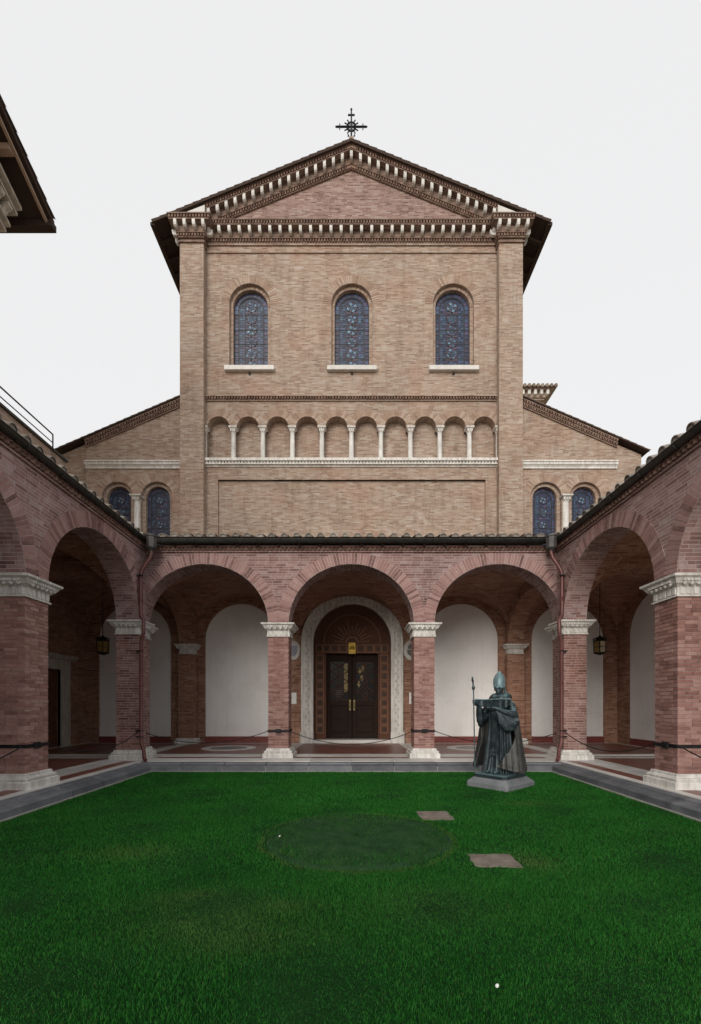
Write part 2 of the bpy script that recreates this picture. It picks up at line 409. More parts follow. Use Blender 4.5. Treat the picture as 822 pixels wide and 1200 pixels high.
# wall frames: (u along the wall, w into the wall, v up)
MFAR = lambda u, w, v: (u, YP+w, v)
MLEFT = lambda u, w, v: (-XP-w, u, v)
MRIGHT = lambda u, w, v: (XP+w, u, v)
MNEAR = lambda u, w, v: (u, YN-w, v)
MFAC = lambda u, w, v: (u, YF+w, v)

# ------------------------------------------------------------------ ground, lawn, kerb, floor
g = MB(); g.add([(-400, -400, -.12), (400, -400, -.12), (400, 400, -.12), (-400, 400, -.12)], [(0, 1, 2, 3)])
M['earth'] = plain('pale bounce ground', (.38, .31, .22), .95, 0, .3, 1)  # unseen ground, made pale and warm to bounce light into the right walk
tag(g.build('ground', M['earth']), kind='structure')
LX, LY0, LY1 = 4.95, .75, 10.8
t = NT('turf soil'); p = t.pos()
c = t.ramp(t.noise(2.2, 6, p), [(.3, (.005, .026, .006)), (.7, (.010, .044, .010))])
t.l(c, t.b.inputs['Base Color']); t.b.inputs['Roughness'].default_value = 1; t.b.inputs['Specular IOR Level'].default_value = .1
t.bump(t.noise(30, 5, p), .8, .02); M['soil'] = t.mat
g = MB(); n = 40
gv = [(-LX+2*LX*i/n, LY0+(LY1-LY0)*j/n, .012*math.sin(i*.9)*math.sin(j*.7)) for j in range(n+1) for i in range(n+1)]
g.add(gv, [(j*(n+1)+i, j*(n+1)+i+1, (j+1)*(n+1)+i+1, (j+1)*(n+1)+i) for j in range(n) for i in range(n)], smooth=True)
lawn = tag(g.build('lawn', M['soil']), kind='structure')

# kerb: mortar core with single stones as pieces
KW = .35
kb = MB()
kb.box(-LX-KW+.01, LX+KW-.01, LY1+.012, LY1+KW, -.1, .125)
for s in (-1, 1):
    a, b = sorted((s*(LX+.012), s*(LX+KW)))
    kb.box(a, b, LY0, LY1+.012, -.1, .125)
kb.box(-LX, LX, LY0-KW, LY0-.012, -.1, .125)
kerb = tag(kb.build('kerb', M['mortar']), kind='structure')
PROF = [(0, -.05), (0, .125), (.012, .138), (.20, .165), (.205, .185), (.215, .197), (KW-.004, .207), (KW-.004, -.05)]
def kerb_mesh(L, axis):
    k = MB()
    if axis == 'x':   pts = [(-L/2, d, z) for d, z in PROF]; k.prism(pts, (L, 0, 0))
    elif axis == 'l': pts = [(-d, -L/2, z) for d, z in PROF]; k.prism(pts, (0, L, 0))
    else:             pts = [(d, -L/2, z) for d, z in PROF]; k.prism(pts, (0, L, 0))
    return k.mesh('kerb_stone', M['basalt'])
def kerb_row(axis, lo, hi, place, step):
    n_ = round((hi-lo)/step); L = (hi-lo)/n_
    me = kerb_mesh(L-.014, axis)
    for i in range(n_):
        x = lo+L*(i+.5)
        o = inst('kerb_stone', me, kerb, place(x))
        o.rotation_euler = (random.uniform(-.004, .004), random.uniform(-.004, .004), random.uniform(-.003, .003))
        o.location.z += random.uniform(-.004, .003)
kerb_row('x', -LX-KW, LX+KW, lambda x: (x, LY1, 0), 1.06)
kerb_row('l', LY0, LY1, lambda y: (-LX, y, 0), 1.0)
kerb_row('r', LY0, LY1, lambda y: (LX, y, 0), 1.0)
e = MB()
e.box(-LX, LX, LY1-.05, LY1-.002, -.05, .022)
for s in (-1, 1):
    a, b = sorted((s*(LX-.05), s*(LX-.002))); e.box(a, b, LY0, LY1-.052, -.05, .022)
tag(e.build('lawn_edging', M['edging']), kind='structure')

# floor bed + single slabs
fb = MB()
fb.box(-XO, XO, LY1+KW, YF+.3, -.11, .2)
for s in (-1, 1):
    a, b = sorted((s*(LX+KW), s*XO)); fb.box(a, b, -4.5, LY1+KW, -.11, .2)
fb.box(-LX-KW, LX+KW, -4.5, LY0-KW, -.11, .2)
floor = tag(fb.build('portico_floor', M['mortar']), kind='structure')
_slab = {}
def slab(x0, x1, y0, y1, mat='marble_clean', name='paving_slab', gap=.005, dz=0):
    w, d = round(x1-x0-gap, 3), round(y1-y0-gap, 3)
    key = (w, d, mat)
    if key not in _slab:
        k = MB(); k.box(-w/2, w/2, -d/2, d/2, -.022, 0); _slab[key] = k.mesh(name, M[mat])
    inst(name, _slab[key], floor, ((x0+x1)/2, (y0+y1)/2, FZ+dz+random.uniform(-.001, .001)))
def row_x(x0, x1, y0, y1, step, mat='marble_clean'):
    n_ = max(1, round((x1-x0)/step)); L = (x1-x0)/n_
    for i in range(n_): slab(x0+i*L, x0+(i+1)*L, y0, y1, mat)
def row_y(x0, x1, y0, y1, step, mat='marble_clean'):
    n_ = max(1, round((y1-y0)/step)); L = (y1-y0)/n_
    for i in range(n_): slab(x0, x1, y0+i*L, y0+(i+1)*L, mat)
def bay_field(x0, x1, y0, y1, disc=True):
    b = .24
    row_x(x0, x1, y0, y0+b, 1.0); row_x(x0, x1, y1-b, y1, 1.0)
    row_y(x0, x0+b, y0+b, y1-b, 1.0); row_y(x1-b, x1, y0+b, y1-b, 1.0)
    xs = np.linspace(x0+b, x1-b, 4); ys = np.linspace(y0+b, y1-b, 4)
    for i in range(3):
        for j in range(3): slab(xs[i], xs[i+1], ys[j], ys[j+1], 'red_stone')
    if disc:
        cx, cy = (x0+x1)/2, (y0+y1)/2
        k = MB(); k.lathe((cx, cy, 0), [(.60, FZ+.002), (.60, FZ+.005), (.88, FZ+.005), (.88, FZ+.002)], 40, smooth=False); k.build('floor_ring', M['marble_clean'], floor)
        k = MB(); k.lathe((cx, cy, 0), [(.595, FZ-.01), (.595, FZ+.0045)], 40, smooth=False); k.build('floor_disc', M['dark_stone'], floor)
row_x(-XP+.3, XP-.3, LY1+KW, 11.78, 1.06)
row_x(-XP, XP, 12.06, 12.55, 1.06)
row_x(-XP, XP, 11.78, 12.06, 1.4, 'red_stone')
xs = [-XO, -6.1, -2.01, 2.01, 6.1, XO]
for i in range(5): bay_field(xs[i], xs[i+1], 12.55, YF, disc=(i in (1, 3)))
for s in (-1, 1):
    def SX(a, b): return sorted((s*a, s*b))
    a, b = SX(LX+KW, XP-.12+.03); row_y(a, b, -.3, LY1+KW, 1.0)
    a, b = SX(XP-.09, XP+.22); row_y(a, b, -.3, LY1+KW, 1.4, 'red_stone')
    a, b = SX(XP+.22, XP+.66); row_y(a, b, -.3, 12.5, 1.0)
    a, b = SX(XP-.3, XP+.22); row_y(a, b, LY1+KW, 12.5, .7)
    a, b = SX(XP+.66, XO)
    for y0, y1 in ((7.8, 12.0), (3.7, 7.8), (-.4, 3.7)): bay_field(a, b, y0, y1, disc=True)

# ------------------------------------------------------------------ arcade pieces
def vous_mesh(axis, t0, t1, L, d0=-.009, d1=.06):
    k = MB(); pts = []
    for (t, z) in ((t0, 0), (t1, L)):
        q = [(-t/2, d0), (t/2, d0), (t/2, d1), (-t/2, d1)]
        pts += [(a, b, z) if axis == 'x' else ((b, a, z) if axis == 'r' else (-b, a, z)) for a, b in q]
    k.hexa(pts); return k.mesh('voussoir', M['piece_v'])
def voussoirs(parent, axis, uc, hw, rise, Mf, n=72, L=.31):
    me = vous_mesh(axis, .063, .072, L)
    k = MB(); arc_band(k, uc, ZS, hw+.003, hw+L+.008, -.0035, .03, Mf, rise+.003, rise+L+.008, seg=40); k.build('arch_ring', M['mortar'], parent)
    for i in range(n):
        th = PI*(i+.5)/n
        nx, nz = math.cos(th)/hw, math.sin(th)/rise; l = math.hypot(nx, nz); nx /= l; nz /= l
        r = .004+random.uniform(0, .008)
        p = Mf(uc+hw*math.cos(th)+nx*r, random.uniform(-.004, .003), ZS+rise*math.sin(th)+nz*r)
        phi = math.atan2(nx, nz)
        o = inst('voussoir', me, parent, p, (0, phi, 0) if axis == 'x' else (-phi, 0, 0))

def rect_loft(mb, x0, x1, y0, y1, prof, m=0, smooth=False):
    rg = [[(x0-d, y0-d, z), (x1+d, y0-d, z), (x1+d, y1+d, z), (x0-d, y1+d, z)] for d, z in prof]
    return mb.rings(rg, m, smooth)
def capital(parent, x0, x1, y0, y1, ztop=ZS, name='capital', sc_=1.0, mat='marble'):
    sc_ *= .93; z0 = ztop-.39*sc_; k = MB()
    rect_loft(k, x0, x1, y0, y1, [(.0, z0), (.035, z0), (.035, z0+.03*sc_), (.012, z0+.04*sc_), (.015, z0+.17*sc_), (.05, z0+.21*sc_), (.085, z0+.235*sc_), (.09, z0+.25*sc_), (.125, z0+.315*sc_), (.165, z0+.345*sc_), (.17, z0+.386*sc_), (.0, z0+.388*sc_)])
    # flutes and egg row
    def along(a, b, fn):
        n_ = max(2, round((b-a)/.125))
        for i in range(n_): fn(a+(b-a)*(i+.5)/n_, (b-a)/n_)
    def flute(axis, c, sgn):
        def f(u, st):
            w = st*.32
            for zz0, zz1, d0, d1 in ((z0+.05*sc_, z0+.18*sc_, .012, .032),):
                if axis == 'x': k.box(u-w, u+w, *sorted((c+sgn*d0, c+sgn*d1)), zz0, zz1)
                else: k.box(*sorted((c+sgn*d0, c+sgn*d1)), u-w, u+w, zz0, zz1)
            o = c+sgn*.088
            cc = (u, o, z0+.225*sc_) if axis == 'x' else (o, u, z0+.225*sc_)
            rr = st*.38
            k.lathe((cc[0], cc[1], cc[2]-rr*.5), [(rr*.25, 0), (rr*.8, rr*.3), (rr, rr*.8), (rr*.7, rr*1.25), (rr*.2, rr*1.4)], 8, sx=1 if axis == 'x' else .55, sy=.55 if axis == 'x' else 1)
            # carved leaves on the flare
            for q in (-.25, .25):
                uu = u+q*st
                c2 = (uu, c+sgn*.112, z0+.285*sc_) if axis == 'x' else (c+sgn*.112, uu, z0+.285*sc_)
                h = (st*.16, .018, .022) if axis == 'x' else (.018, st*.16, .022)
                k.box(c2[0]-h[0], c2[0]+h[0], c2[1]-h[1], c2[1]+h[1], c2[2]-h[2], c2[2]+h[2])
        return f
    along(x0, x1, flute('x', y0, -1)); along(x0, x1, flute('x', y1, 1))
    along(y0, y1, flute('y', x0, -1)); along(y0, y1, flute('y', x1, 1))
    return k.build(name, M[mat], parent)
def pier_base(parent, x0, x1, y0, y1):
    k = MB()
    rect_loft(k, x0, x1, y0, y1, [(.13, FZ), (.13, FZ+.11), (.12, FZ+.125), (.085, FZ+.13), (.10, FZ+.152), (.10, FZ+.175), (.06, FZ+.19), (.045, FZ+.22), (.05, FZ+.24), (.035, FZ+.253), (-.01, FZ+.253)])
    return bevel(k.build('base', M['marble'], parent), .006, 1)
def brick_box(lx, ly, lz):
    k = MB(); k.box(-lx/2, lx/2, -ly/2, ly/2, -lz/2, lz/2); return k.mesh('brick', M['piece_a'])
_bb = {}
def pillar(parent, x0, x1, y0, y1, single=('f',)):
    """brick pillar: mortar core, single bricks on the faces in `single` (f: towards the camera, l/r: courtyard side), the others joined"""
    cz0, cz1 = FZ+.25, ZS-.36
    core = MB(); core.box(x0+.012, x1-.012, y0+.012, y1-.012, cz0, cz1)
    p = core.build('pillar', M['mortar'], parent)
    pier_base(p, x0, x1, y0, y1); capital(p, x0, x1, y0, y1)
    n_ = 45; h = (cz1-cz0)/n_; T = .125
    rest = MB()
    for i in range(n_):
        z = cz0+h*(i+.5); flip = i % 2
        lx, ly = x1-x0, y1-y0
        for face in 'fbrl':
            L = (lx if face in 'fb' else ly)-T
            s0 = 0 if flip else T
            cuts = [0, L*(.5+random.uniform(-.06, .06)), L] if random.random() < .75 else [0, L*.27, L*.73, L]
            cuts = [round(c_, 2) for c_ in cuts]
            for a, b in zip(cuts, cuts[1:]):
                u = s0+(a+b)/2; w = b-a-.009; pr = random.uniform(-.002, .002)
                if face == 'f': c_, d = (x0+u, y0+T/2-pr), (w, T)
                elif face == 'b': c_, d = (x1-u, y1-T/2+pr), (w, T)
                elif face == 'r': c_, d = (x1-T/2+pr, y0+u), (T, w)
                else: c_, d = (x0+T/2-pr, y1-u), (T, w)
                hh = h-.010
                if face in single:
                    key = (round(d[0], 3), round(d[1], 3), round(hh, 4))
                    if key not in _bb: _bb[key] = brick_box(*key)
                    inst('brick', _bb[key], p, (c_[0], c_[1], z+random.uniform(-.001, .001)), (0, 0, random.uniform(-.004, .004)))
                else:
                    rest.box(c_[0]-d[0]/2, c_[0]+d[0]/2, c_[1]-d[1]/2, c_[1]+d[1]/2, z-hh/2, z+hh/2)
    rest.build('brickwork', M['piece_ai'], p, kind='stuff')
    return p

tile_half = MB()
def tile_mesh(L=.46, r0=.095, r1=.075, name='roof_tile', n=9):
    k = MB()                                   # half-round cover tile, open below, axis along +y rising handled by rotation
    rg = []
    for (y, ro) in ((0, r0), (L, r1)):
        out = [(ro*math.cos(PI*i/(n-1)), y, ro*math.sin(PI*i/(n-1))) for i in range(n)]
        inn = [((ro-.016)*math.cos(PI*i/(n-1)), y, (ro-.016)*math.sin(PI*i/(n-1))) for i in range(n-1, -1, -1)]
        rg.append(out+inn)
    k.rings(rg, 0, True)
    k.prism([((r0-.014)*math.cos(PI*i/8), .02, (r0-.014)*math.sin(PI*i/8)) for i in range(9)], (0, .03, 0)); return k.mesh(name, M['tile'])
TILE = tile_mesh()
def roof(parent, axis, lo, hi, w_eave, w_top, z_eave, z_top, sgn, trim=None):
    """tiled lean-to roof. axis 'x': eave runs along x at y=w_eave; axis 'y': eave runs along y at x=w_eave"""
    slope = math.atan2(z_top-z_eave, abs(w_top-w_eave)); run = abs(w_top-w_eave); st = .317
    P = (lambda u, w, z: (u, w, z)) if axis == 'x' else (lambda u, w, z: (w, u, z))
    k = MB(); a = [P(lo, w_eave, z_eave-.11), P(hi, w_eave, z_eave-.11), P(hi, w_top, z_top-.11), P(lo, w_top, z_top-.11)]
    b = [P(lo, w_eave, z_eave-.02), P(hi, w_eave, z_eave-.02), P(hi, w_top, z_top-.02), P(lo, w_top, z_top-.02)]
    k.hexa(a+b); rf = k.build('roof', M['darkwood'], parent)
    d = 1 if w_top > w_eave else -1
    n_ = int((hi-lo)/st); rest = MB(); rows = int(run/math.cos(slope)/.38)+1
    rot = (slope, 0, 0) if axis == 'x' else ((slope, 0, -PI/2) if d > 0 else (slope, 0, PI/2))
    for i in range(n_):
        u = lo+(i+.5)*(hi-lo)/n_; ju = random.uniform(-.012, .012)
        o = inst('roof_tile', TILE, rf, P(u+ju, w_eave-d*(.045+random.uniform(0, .02)), z_eave-.015+random.uniform(-.006, .01)), rot)
        o.rotation_mode = 'XYZ'; o.rotation_euler.rotate_axis('Z', random.uniform(-.03, .03))
        for j in range(1, rows):
            s0, s1 = j*.38-.05, min((j+1)*.38+.02, run/math.cos(slope))
            if s1-s0 < .1: continue
            rg = []
            for s_, ro in ((s0, .095), (s1, .075)):
                w = w_eave+d*s_*math.cos(slope); z = z_eave+s_*math.sin(slope)+.01+.0*j
                rg.append([P(u+ju+ro*math.cos(PI*q/6), w-d*ro*math.sin(PI*q/6)*math.sin(slope), z+ro*math.sin(PI*q/6)*math.cos(slope)) for q in range(7)])
            rest.rings(rg, 0, True, closed=False)
    # pan tiles as a shallow corrugation
    for i in range(n_+1):
        u = lo+i*(hi-lo)/n_
        rg = []
        for q in range(5):
            x = u+(q-2)*.055; dz = .018*(abs(q-2)/2)
            rg.append([P(x, w_eave-d*.02, z_eave-.012+dz), P(x, w_top, z_top-.012+dz)])
        rest.rings(rg, 0, True, closed=False)
    rest.build('roof_tile', M['tile_i'], parent, kind='stuff')
    return rf
def gutter(parent, axis, lo, hi, w, z, r=.085):
    P = (lambda u, a, b: (u, a, b)) if axis == 'x' else (lambda u, a, b: (a, u, b))
    k = MB(); rg = []
    n_ = 12
    for u in (lo, hi):
        out = [P(u, w+r*math.cos(PI+PI*i/n_), z+r*math.sin(PI+PI*i/n_)) for i in range(n_+1)]
        inn = [P(u, w+(r-.01)*math.cos(PI+PI*i/n_), z+(r-.01)*math.sin(PI+PI*i/n_)) for i in range(n_, -1, -1)]
        rg.append(out+inn)
    k.rings(rg, 0, True)
    for s in (-1, 1): k.tube([P(lo, w+s*r, z+.004), P(hi, w+s*r, z+.004)], .012, 6)
    x = lo+.4
    while x < hi:
        k.tube([P(x, w+r*1.04*math.cos(PI+PI*i/8), z+r*1.06*math.sin(PI+PI*i/8)) for i in range(9)], .008, 4); x += .9
    return k.build('gutter', M['gutter'], parent)
def eave_cornice(parent, axis, lo, hi, w, d):
    """brick cornice under the eaves: string, sawtooth row, slab. w wall face, d outward sign"""
    P = (lambda u, a, b: (u, a, b)) if axis == 'x' else (lambda u, a, b: (a, u, b))
    def bx(k, u0, u1, o0, o1, z0, z1, m=0):
        a, b = P(u0, w+d*o0, z0), P(u1, w+d*o1, z1)
        k.box(*sorted((a[0], b[0])), *sorted((a[1], b[1])), z0, z1, m)
    k = MB(); bx(k, lo, hi, -.05, .04, ZT-.16, ZT-.115); bx(k, lo, hi, -.05, .10, ZT-.045, ZT+.01)
    k.build('cornice', M['brick_a'], parent)
    k = MB(); n_ = int((hi-lo)/.115)
    for i in range(n_):
        u = lo+(i+.5)*(hi-lo)/n_; a = P(u, w+d*.02, ZT-.08)
        k.obox(a, (.042, .042, 0), (-.042, .042, 0), (0, 0, .033))
    k.build('sawtooth_course', M['dentil'], parent, kind='stuff')
    k = MB(); n_ = int((hi-lo)/.55)           # rafter ends under the eave board
    for i in range(n_):
        u = lo+(i+.5)*(hi-lo)/n_; bx(k, u-.04, u+.04, .1, .17, ZT-.03, ZT+.045)
    k.build('rafter_ends', M['darkwood'], parent, kind='stuff')

# ------------------------------------------------------------------ far arcade
ZE = 6.03
far = thing('cloister_arcade', 'red brick arcade of three round arches in front of the church door', 'arcade', (0, YP, FZ))
HP = .28; PC = 1.98
OPF = [(0, 1.70, ZS, ZC-ZS, ZS), (-4.0, 1.74, ZS, ZC-ZS, ZS), (4.0, 1.74, ZS, ZC-ZS, ZS)]
k = MB(); arched_wall(k, -XP-TP, XP+TP, ZS, ZT, OPF, 0, TP, MFAR); k.build('arcade_wall', M['brick_w'], far)
for uc, hw, *_ in OPF: voussoirs(far, 'x', uc, hw, ZC-ZS, MFAR)
for s in (-1, 1): pillar(far, s*PC-HP, s*PC+HP, YP, YP+TP, ('f',))
eave_cornice(far, 'x', -XP, XP, YP, -1)
roof(far, 'x', -XP+.05, XP-.05, 11.70, YF-.02, ZE+.10, ZE+.10+4.8*.27, -1)
gutter(far, 'x', -5.42, 5.42, 11.66, ZE)
vm = MB()
for a, b in ((-6.0, -2.01), (-2.01, 2.01), (2.01, 6.0)): vault(vm, a, b, YP+TP, YF, 3.9, 5.72)
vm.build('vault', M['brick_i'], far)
for s in (-1, 1):                              # transverse arches on the corner piers
    k = MB(); x0, x1 = sorted((s*5.78, s*6.38))
    arched_wall(k, YP+TP, YF, 3.89, ZT, [((YP+TP+YF-.3)/2, (YF-.3-YP-TP)/2, 3.89, 1.5, 3.89)], 0, .6, lambda u, w, v: (x0+w, u, v))
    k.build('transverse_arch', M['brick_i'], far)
# added hidden slab that blocks light leaking in over the vaults
k = MB(); k.box(-XO, XO, YP+.02, YF-.01, ZT+.005, ZT+.06); k.build('leak_block_slab', M['darkwood'], far)

# ------------------------------------------------------------------ side arcades
PY = [(7.49, 8.06), (3.44, 4.01)]
for s, Mf, ax, nm in ((-1, MLEFT, 'l', 'red brick side arcade under the terrace railing'), (1, MRIGHT, 'r', 'red brick side arcade behind the bronze bishop statue')):
    A = thing('cloister_arcade', nm, 'arcade', (s*XP, 6, FZ))
    ops = [((11.5+8.06)/2, (11.5-8.06)/2, ZS, ZC-ZS, ZS), ((7.49+4.01)/2, (7.49-4.01)/2, ZS, ZC-ZS, ZS), ((3.44-.02)/2, 3.46/2, ZS, ZC-ZS, ZS)]
    k = MB(); arched_wall(k, YN, YP, ZS, ZT, ops, 0, TP, Mf); k.build('arcade_wall', M['brick_w'], A)
    for uc, hw, *_ in ops[:2]: voussoirs(A, ax, uc, hw, ZC-ZS, Mf)
    xa, xb = sorted((s*XP, s*(XP+TP)))
    pillar(A, xa, xb, *PY[0], ('f', 'r' if s < 0 else 'l')); pillar(A, xa, xb, *PY[1], ())
    # corner pier (L-shaped) at the far end
    k = MB(); x0, x1 = sorted((s*XP, s*(XP+TP))); k.box(x0, x1, 11.5, YP, FZ+.25, ZS-.36)
    x2, x3 = sorted((s*5.74, s*(XP+TP))); k.box(x2, x3, YP, YP+TP, FZ+.25, ZS-.361)
    cp = k.build('corner_pier', M['brick_a'], A)
    pier_base(cp, x0, x1, 11.5, YP); capital(cp, x0, x1, 11.5, YP)
    pier_base(cp, x2, x3, YP+.14, YP+TP-.01); capital(cp, x2, x3, YP+.18, YP+TP-.01, ZS-.002)
    k = MB(); k.box(x0, x1, YN-.6, -.02, FZ, ZS); k.build('corner_pier', M['brick_a'], A)
    eave_cornice(A, 'y', YN, YP-.1, s*XP, -s)
    xt = s*7.5 if s < 0 else s*10.0
    roof(A, 'y', .5, 11.66, s*5.49, xt, ZE+.06, ZE+.06+abs(xt-s*5.49)*(.26 if s < 0 else .30), -s)
    gutter(A, 'y', -.3, 11.57, s*5.44, ZE-.03)
    vm = MB(); x0, x1 = sorted((s*(XP+TP), s*XO))
    for a, b in ((YP+TP, YF), (7.77, YP), (3.72, 7.77), (-.3, 3.72)): vault(vm, x0, x1, a, b, 3.9, 5.72)
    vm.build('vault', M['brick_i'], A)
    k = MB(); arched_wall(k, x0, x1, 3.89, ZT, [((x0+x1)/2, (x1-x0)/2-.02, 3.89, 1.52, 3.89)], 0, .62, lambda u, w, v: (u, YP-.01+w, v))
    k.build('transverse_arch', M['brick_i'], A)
    k = MB(); x0, x1 = sorted((s*(XP+.02), s*XO)); k.box(x0, x1, -.4 if s > 0 else -4, YP, ZT+.004, ZT+.055); k.build('leak_block_slab', M['darkwood'], A)  # hidden slab against light leaks over the side vaults too
    # outer wall
    xo0, xo1 = sorted((s*XO, s*(XO+.5)))
    Mo = (lambda u, w, v: (-XO-w, u, v)) if s < 0 else (lambda u, w, v: (XO+w, u, v))
    k = MB()
    if s < 0:
        arched_wall(k, -4, YF, FZ-.3, ZT, [(14.2, .87, 2.85, .001, FZ+.02)], 0, .5, Mo)
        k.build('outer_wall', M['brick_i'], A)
    else:                                      # unseen openings nearer the camera, added to let light into the walk
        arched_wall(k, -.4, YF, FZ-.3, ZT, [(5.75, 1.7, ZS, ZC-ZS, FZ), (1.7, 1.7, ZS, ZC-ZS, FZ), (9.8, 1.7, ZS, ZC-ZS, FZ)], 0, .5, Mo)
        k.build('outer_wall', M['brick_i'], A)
        k = MB(); arc_panel(k, 14.35, 1.37, FZ+.24, 4.05, 1.37, -.012, Mo, .05); k.build('plaster_panel', M['plaster'], A)
        k = MB(); k.box(XO-.03, XO+.05, 12.98, 15.72, FZ, FZ+.24); k.build('skirting', M['skirting'], A)
    if s < 0:
        k = MB(); k.box(-XO, -XP, -1.1, -.62, -.1, ZT); k.build('light_block_wall', M['brick_i'], A)  # unseen wall added to keep the left walk dark
    if s < 0: LEFT = A
    else: RIGHT = A

# side door in the left walk
D = LEFT
k = MB(); Yd0, Yd1 = 13.33, 15.07
for a, b in ((Yd0-.40, Yd0), (Yd1, Yd1+.40)): k.box(-XO-.1, -XO+.10, a, b, FZ, 2.85)
k.box(-XO-.1, -XO+.11, Yd0-.40, Yd1+.40, 2.85, 3.20); k.box(-XO-.1, -XO+.22, Yd0-.52, Yd1+.52, 3.2, 3.26); k.box(-XO-.1, -XO+.28, Yd0-.58, Yd1+.58, 3.26, 3.34)
fr = bevel(k.build('door_frame', M['wallstone'], D), .012, 2)
k = MB(); k.box(-XO-.16, -XO-.11, Yd0, Yd1, FZ+.02, 2.85)
for i in range(2):
    for j in range(4):
        a = Yd0+.1+i*.85; z = FZ+.15+j*.62; k.box(-XO-.115, -XO-.085, a, a+.68, z, z+.5)
dr = bevel(k.build('door', M['sidedoor'], D), .01, 1)

# ------------------------------------------------------------------ church
CH = thing('church', 'brick basilica with pediment, three stained windows and a blind gallery', 'church', (0, YF, 0))
XPI, XPO = 5.46, 6.335                     # pilaster inner / outer edge
WIN = [(-3.82, .77), (0.02, .77), (3.84, .77)]
ZW = 16.73; ZSILL = 14.33
k = MB()
arched_wall(k, -XPO+.02, XPO-.02, 13.05, 19.0, [(c, .77, ZW, .77, ZSILL) for c, r in WIN], 0, .13, MFAC, back=False)
arched_wall(k, -XPO+.02, XPO-.02, 13.05, 19.0, [(c, .655, ZW, .655, ZSILL) for c, r in WIN], .13, .45, MFAC, back=False)
# blind gallery
st = 1.111
arched_wall(k, -XPO+.02, XPO-.02, 12.07, 13.05, [((i+.5)*st, .42, 12.07, .43, 12.07) for i in range(-5, 5)], 0, .34, MFAC, back=False)
k.add([MFAC(-XPO+.02, .34, 10.6), MFAC(XPO-.02, .34, 10.6), MFAC(XPO-.02, .34, 12.7), MFAC(-XPO+.02, .34, 12.7)], [(0, 1, 2, 3)])
# wall under the gallery with its sunk panel
arched_wall(k, -XPO+.02, XPO-.02, 10.12, 10.80, [], 0, .34, MFAC, back=False)
for a, b in ((-XPO+.02, -5.02), (5.05, XPO-.02)): arched_wall(k, a, b, 6.2, 10.12, [], 0, .1, MFAC, back=False)
k.add([MFAC(-5.02, .1, 6.2), MFAC(5.05, .1, 6.2), MFAC(5.05, .1, 10.12), MFAC(-5.02, .1, 10.12)], [(0, 1, 2, 3)])
# gable
RS = .408
gz = lambda u: 21.74-RS*abs(u)+.25
kt = MB(); arched_wall(kt, -6.0, 6.0, 19.0, lambda u: max(19.001, gz(u)), [], 0, .4, MFAC, breaks=(0,), back=False); kt.build('gable_wall', M['brick_t'], CH)
# sides and back of the nave so that it stands as a body
for s in (-1, 1): k.add([(s*(XPO-.02), YF, 5), (s*(XPO-.02), 48, 5), (s*(XPO-.02), 48, 19.6), (s*(XPO-.02), YF, 19.6)], [(0, 1, 2, 3)])
k.build('nave_wall', M['brick_f'], CH)
# back wall of the portico (ground storey)
k = MB()
PAN = [(-8.15, 1.37), (-4.14, 1.37), (4.16, 1.37), (8.15, 1.37)]
ops = [(c, r, 4.09, r, FZ) for c, r in PAN]+[(0.03, 1.46, 3.98, 1.46, FZ)]
arched_wall(k, -XO-.5, XO+.5, 0, 6.2, ops, 0, .09, MFAC, back=False)
arched_wall(k, -1.8, 1.8, 0, 5.8, [(0.03, 1.46, 3.98, 1.46, FZ)], .09, .5, MFAC, back=False)
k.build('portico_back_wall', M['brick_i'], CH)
for c, r in PAN:
    k = MB(); arc_panel(k, c, r+.02, FZ+.24, 4.09, r+.02, .085, MFAC, .05); k.build('plaster_panel', M['plaster'], CH)
    k = MB(); k.box(c-r, c+r, YF+.03, YF+.12, FZ, FZ+.24); k.build('skirting', M['skirting'], CH)
for s in (-1, 1):
    x0, x1 = sorted((s*5.765, s*6.395)); k = MB(); k.box(x0, x1, YF-.3, YF+.02, FZ+.15, 3.51)
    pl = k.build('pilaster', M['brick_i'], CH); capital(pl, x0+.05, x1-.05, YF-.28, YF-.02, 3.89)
    k = MB(); rect_loft(k, x0, x1, YF-.3, YF, [(.10, FZ), (.10, FZ+.13), (.04, FZ+.2), (0, FZ+.2)]); k.build('base', M['marble'], pl)

# great pilasters
for s in (-1, 1):
    x0, x1 = sorted((s*XPI, s*XPO))
    k = MB(); k.box(x0, x1, YF-.3, YF+.6, 5.5, 18.72); k.build('pilaster', M['brick_f'], CH)

def band(mb, P0, A, L, p0, p1, h0, h1, m=0, y=YF):
    P0, A = Vector(P0), Vector(A); a, b = P0, P0+A*L
    def c(P, p, h): return (P.x, y-p, P.z+h)
    mb.hexa([c(a, p1, h0), c(b, p1, h0), c(b, p0, h0), c(a, p0, h0), c(a, p1, h1), c(b, p1, h1), c(b, p0, h1), c(a, p0, h1)], m)
def teeth(mb, P0, A, L, p0, p1, h0, h1, step=.1, y=YF):
    n_ = int(L/step); s_ = L/n_
    for i in range(n_): band(mb, Vector(P0)+Vector(A)*(s_*(i+.22)), A, s_*.56, p0, p1, h0, h1, 0, y)
def bracket_mesh(sl=0):
    k = MB(); w = .052                       # scrolled console: deeper at the top
    prof = [(.0, 0), (.13, .0), (.175, .03), (.20, .09), (.21, .2), (0, .2)]
    k.prism([(-w, -d, h-sl*w) for d, h in prof], (2*w, 0, 2*w*sl)); return k.mesh('bracket', M['bracket'])
BRK = {0: bracket_mesh(0), 1: bracket_mesh(-RS), -1: bracket_mesh(RS)}
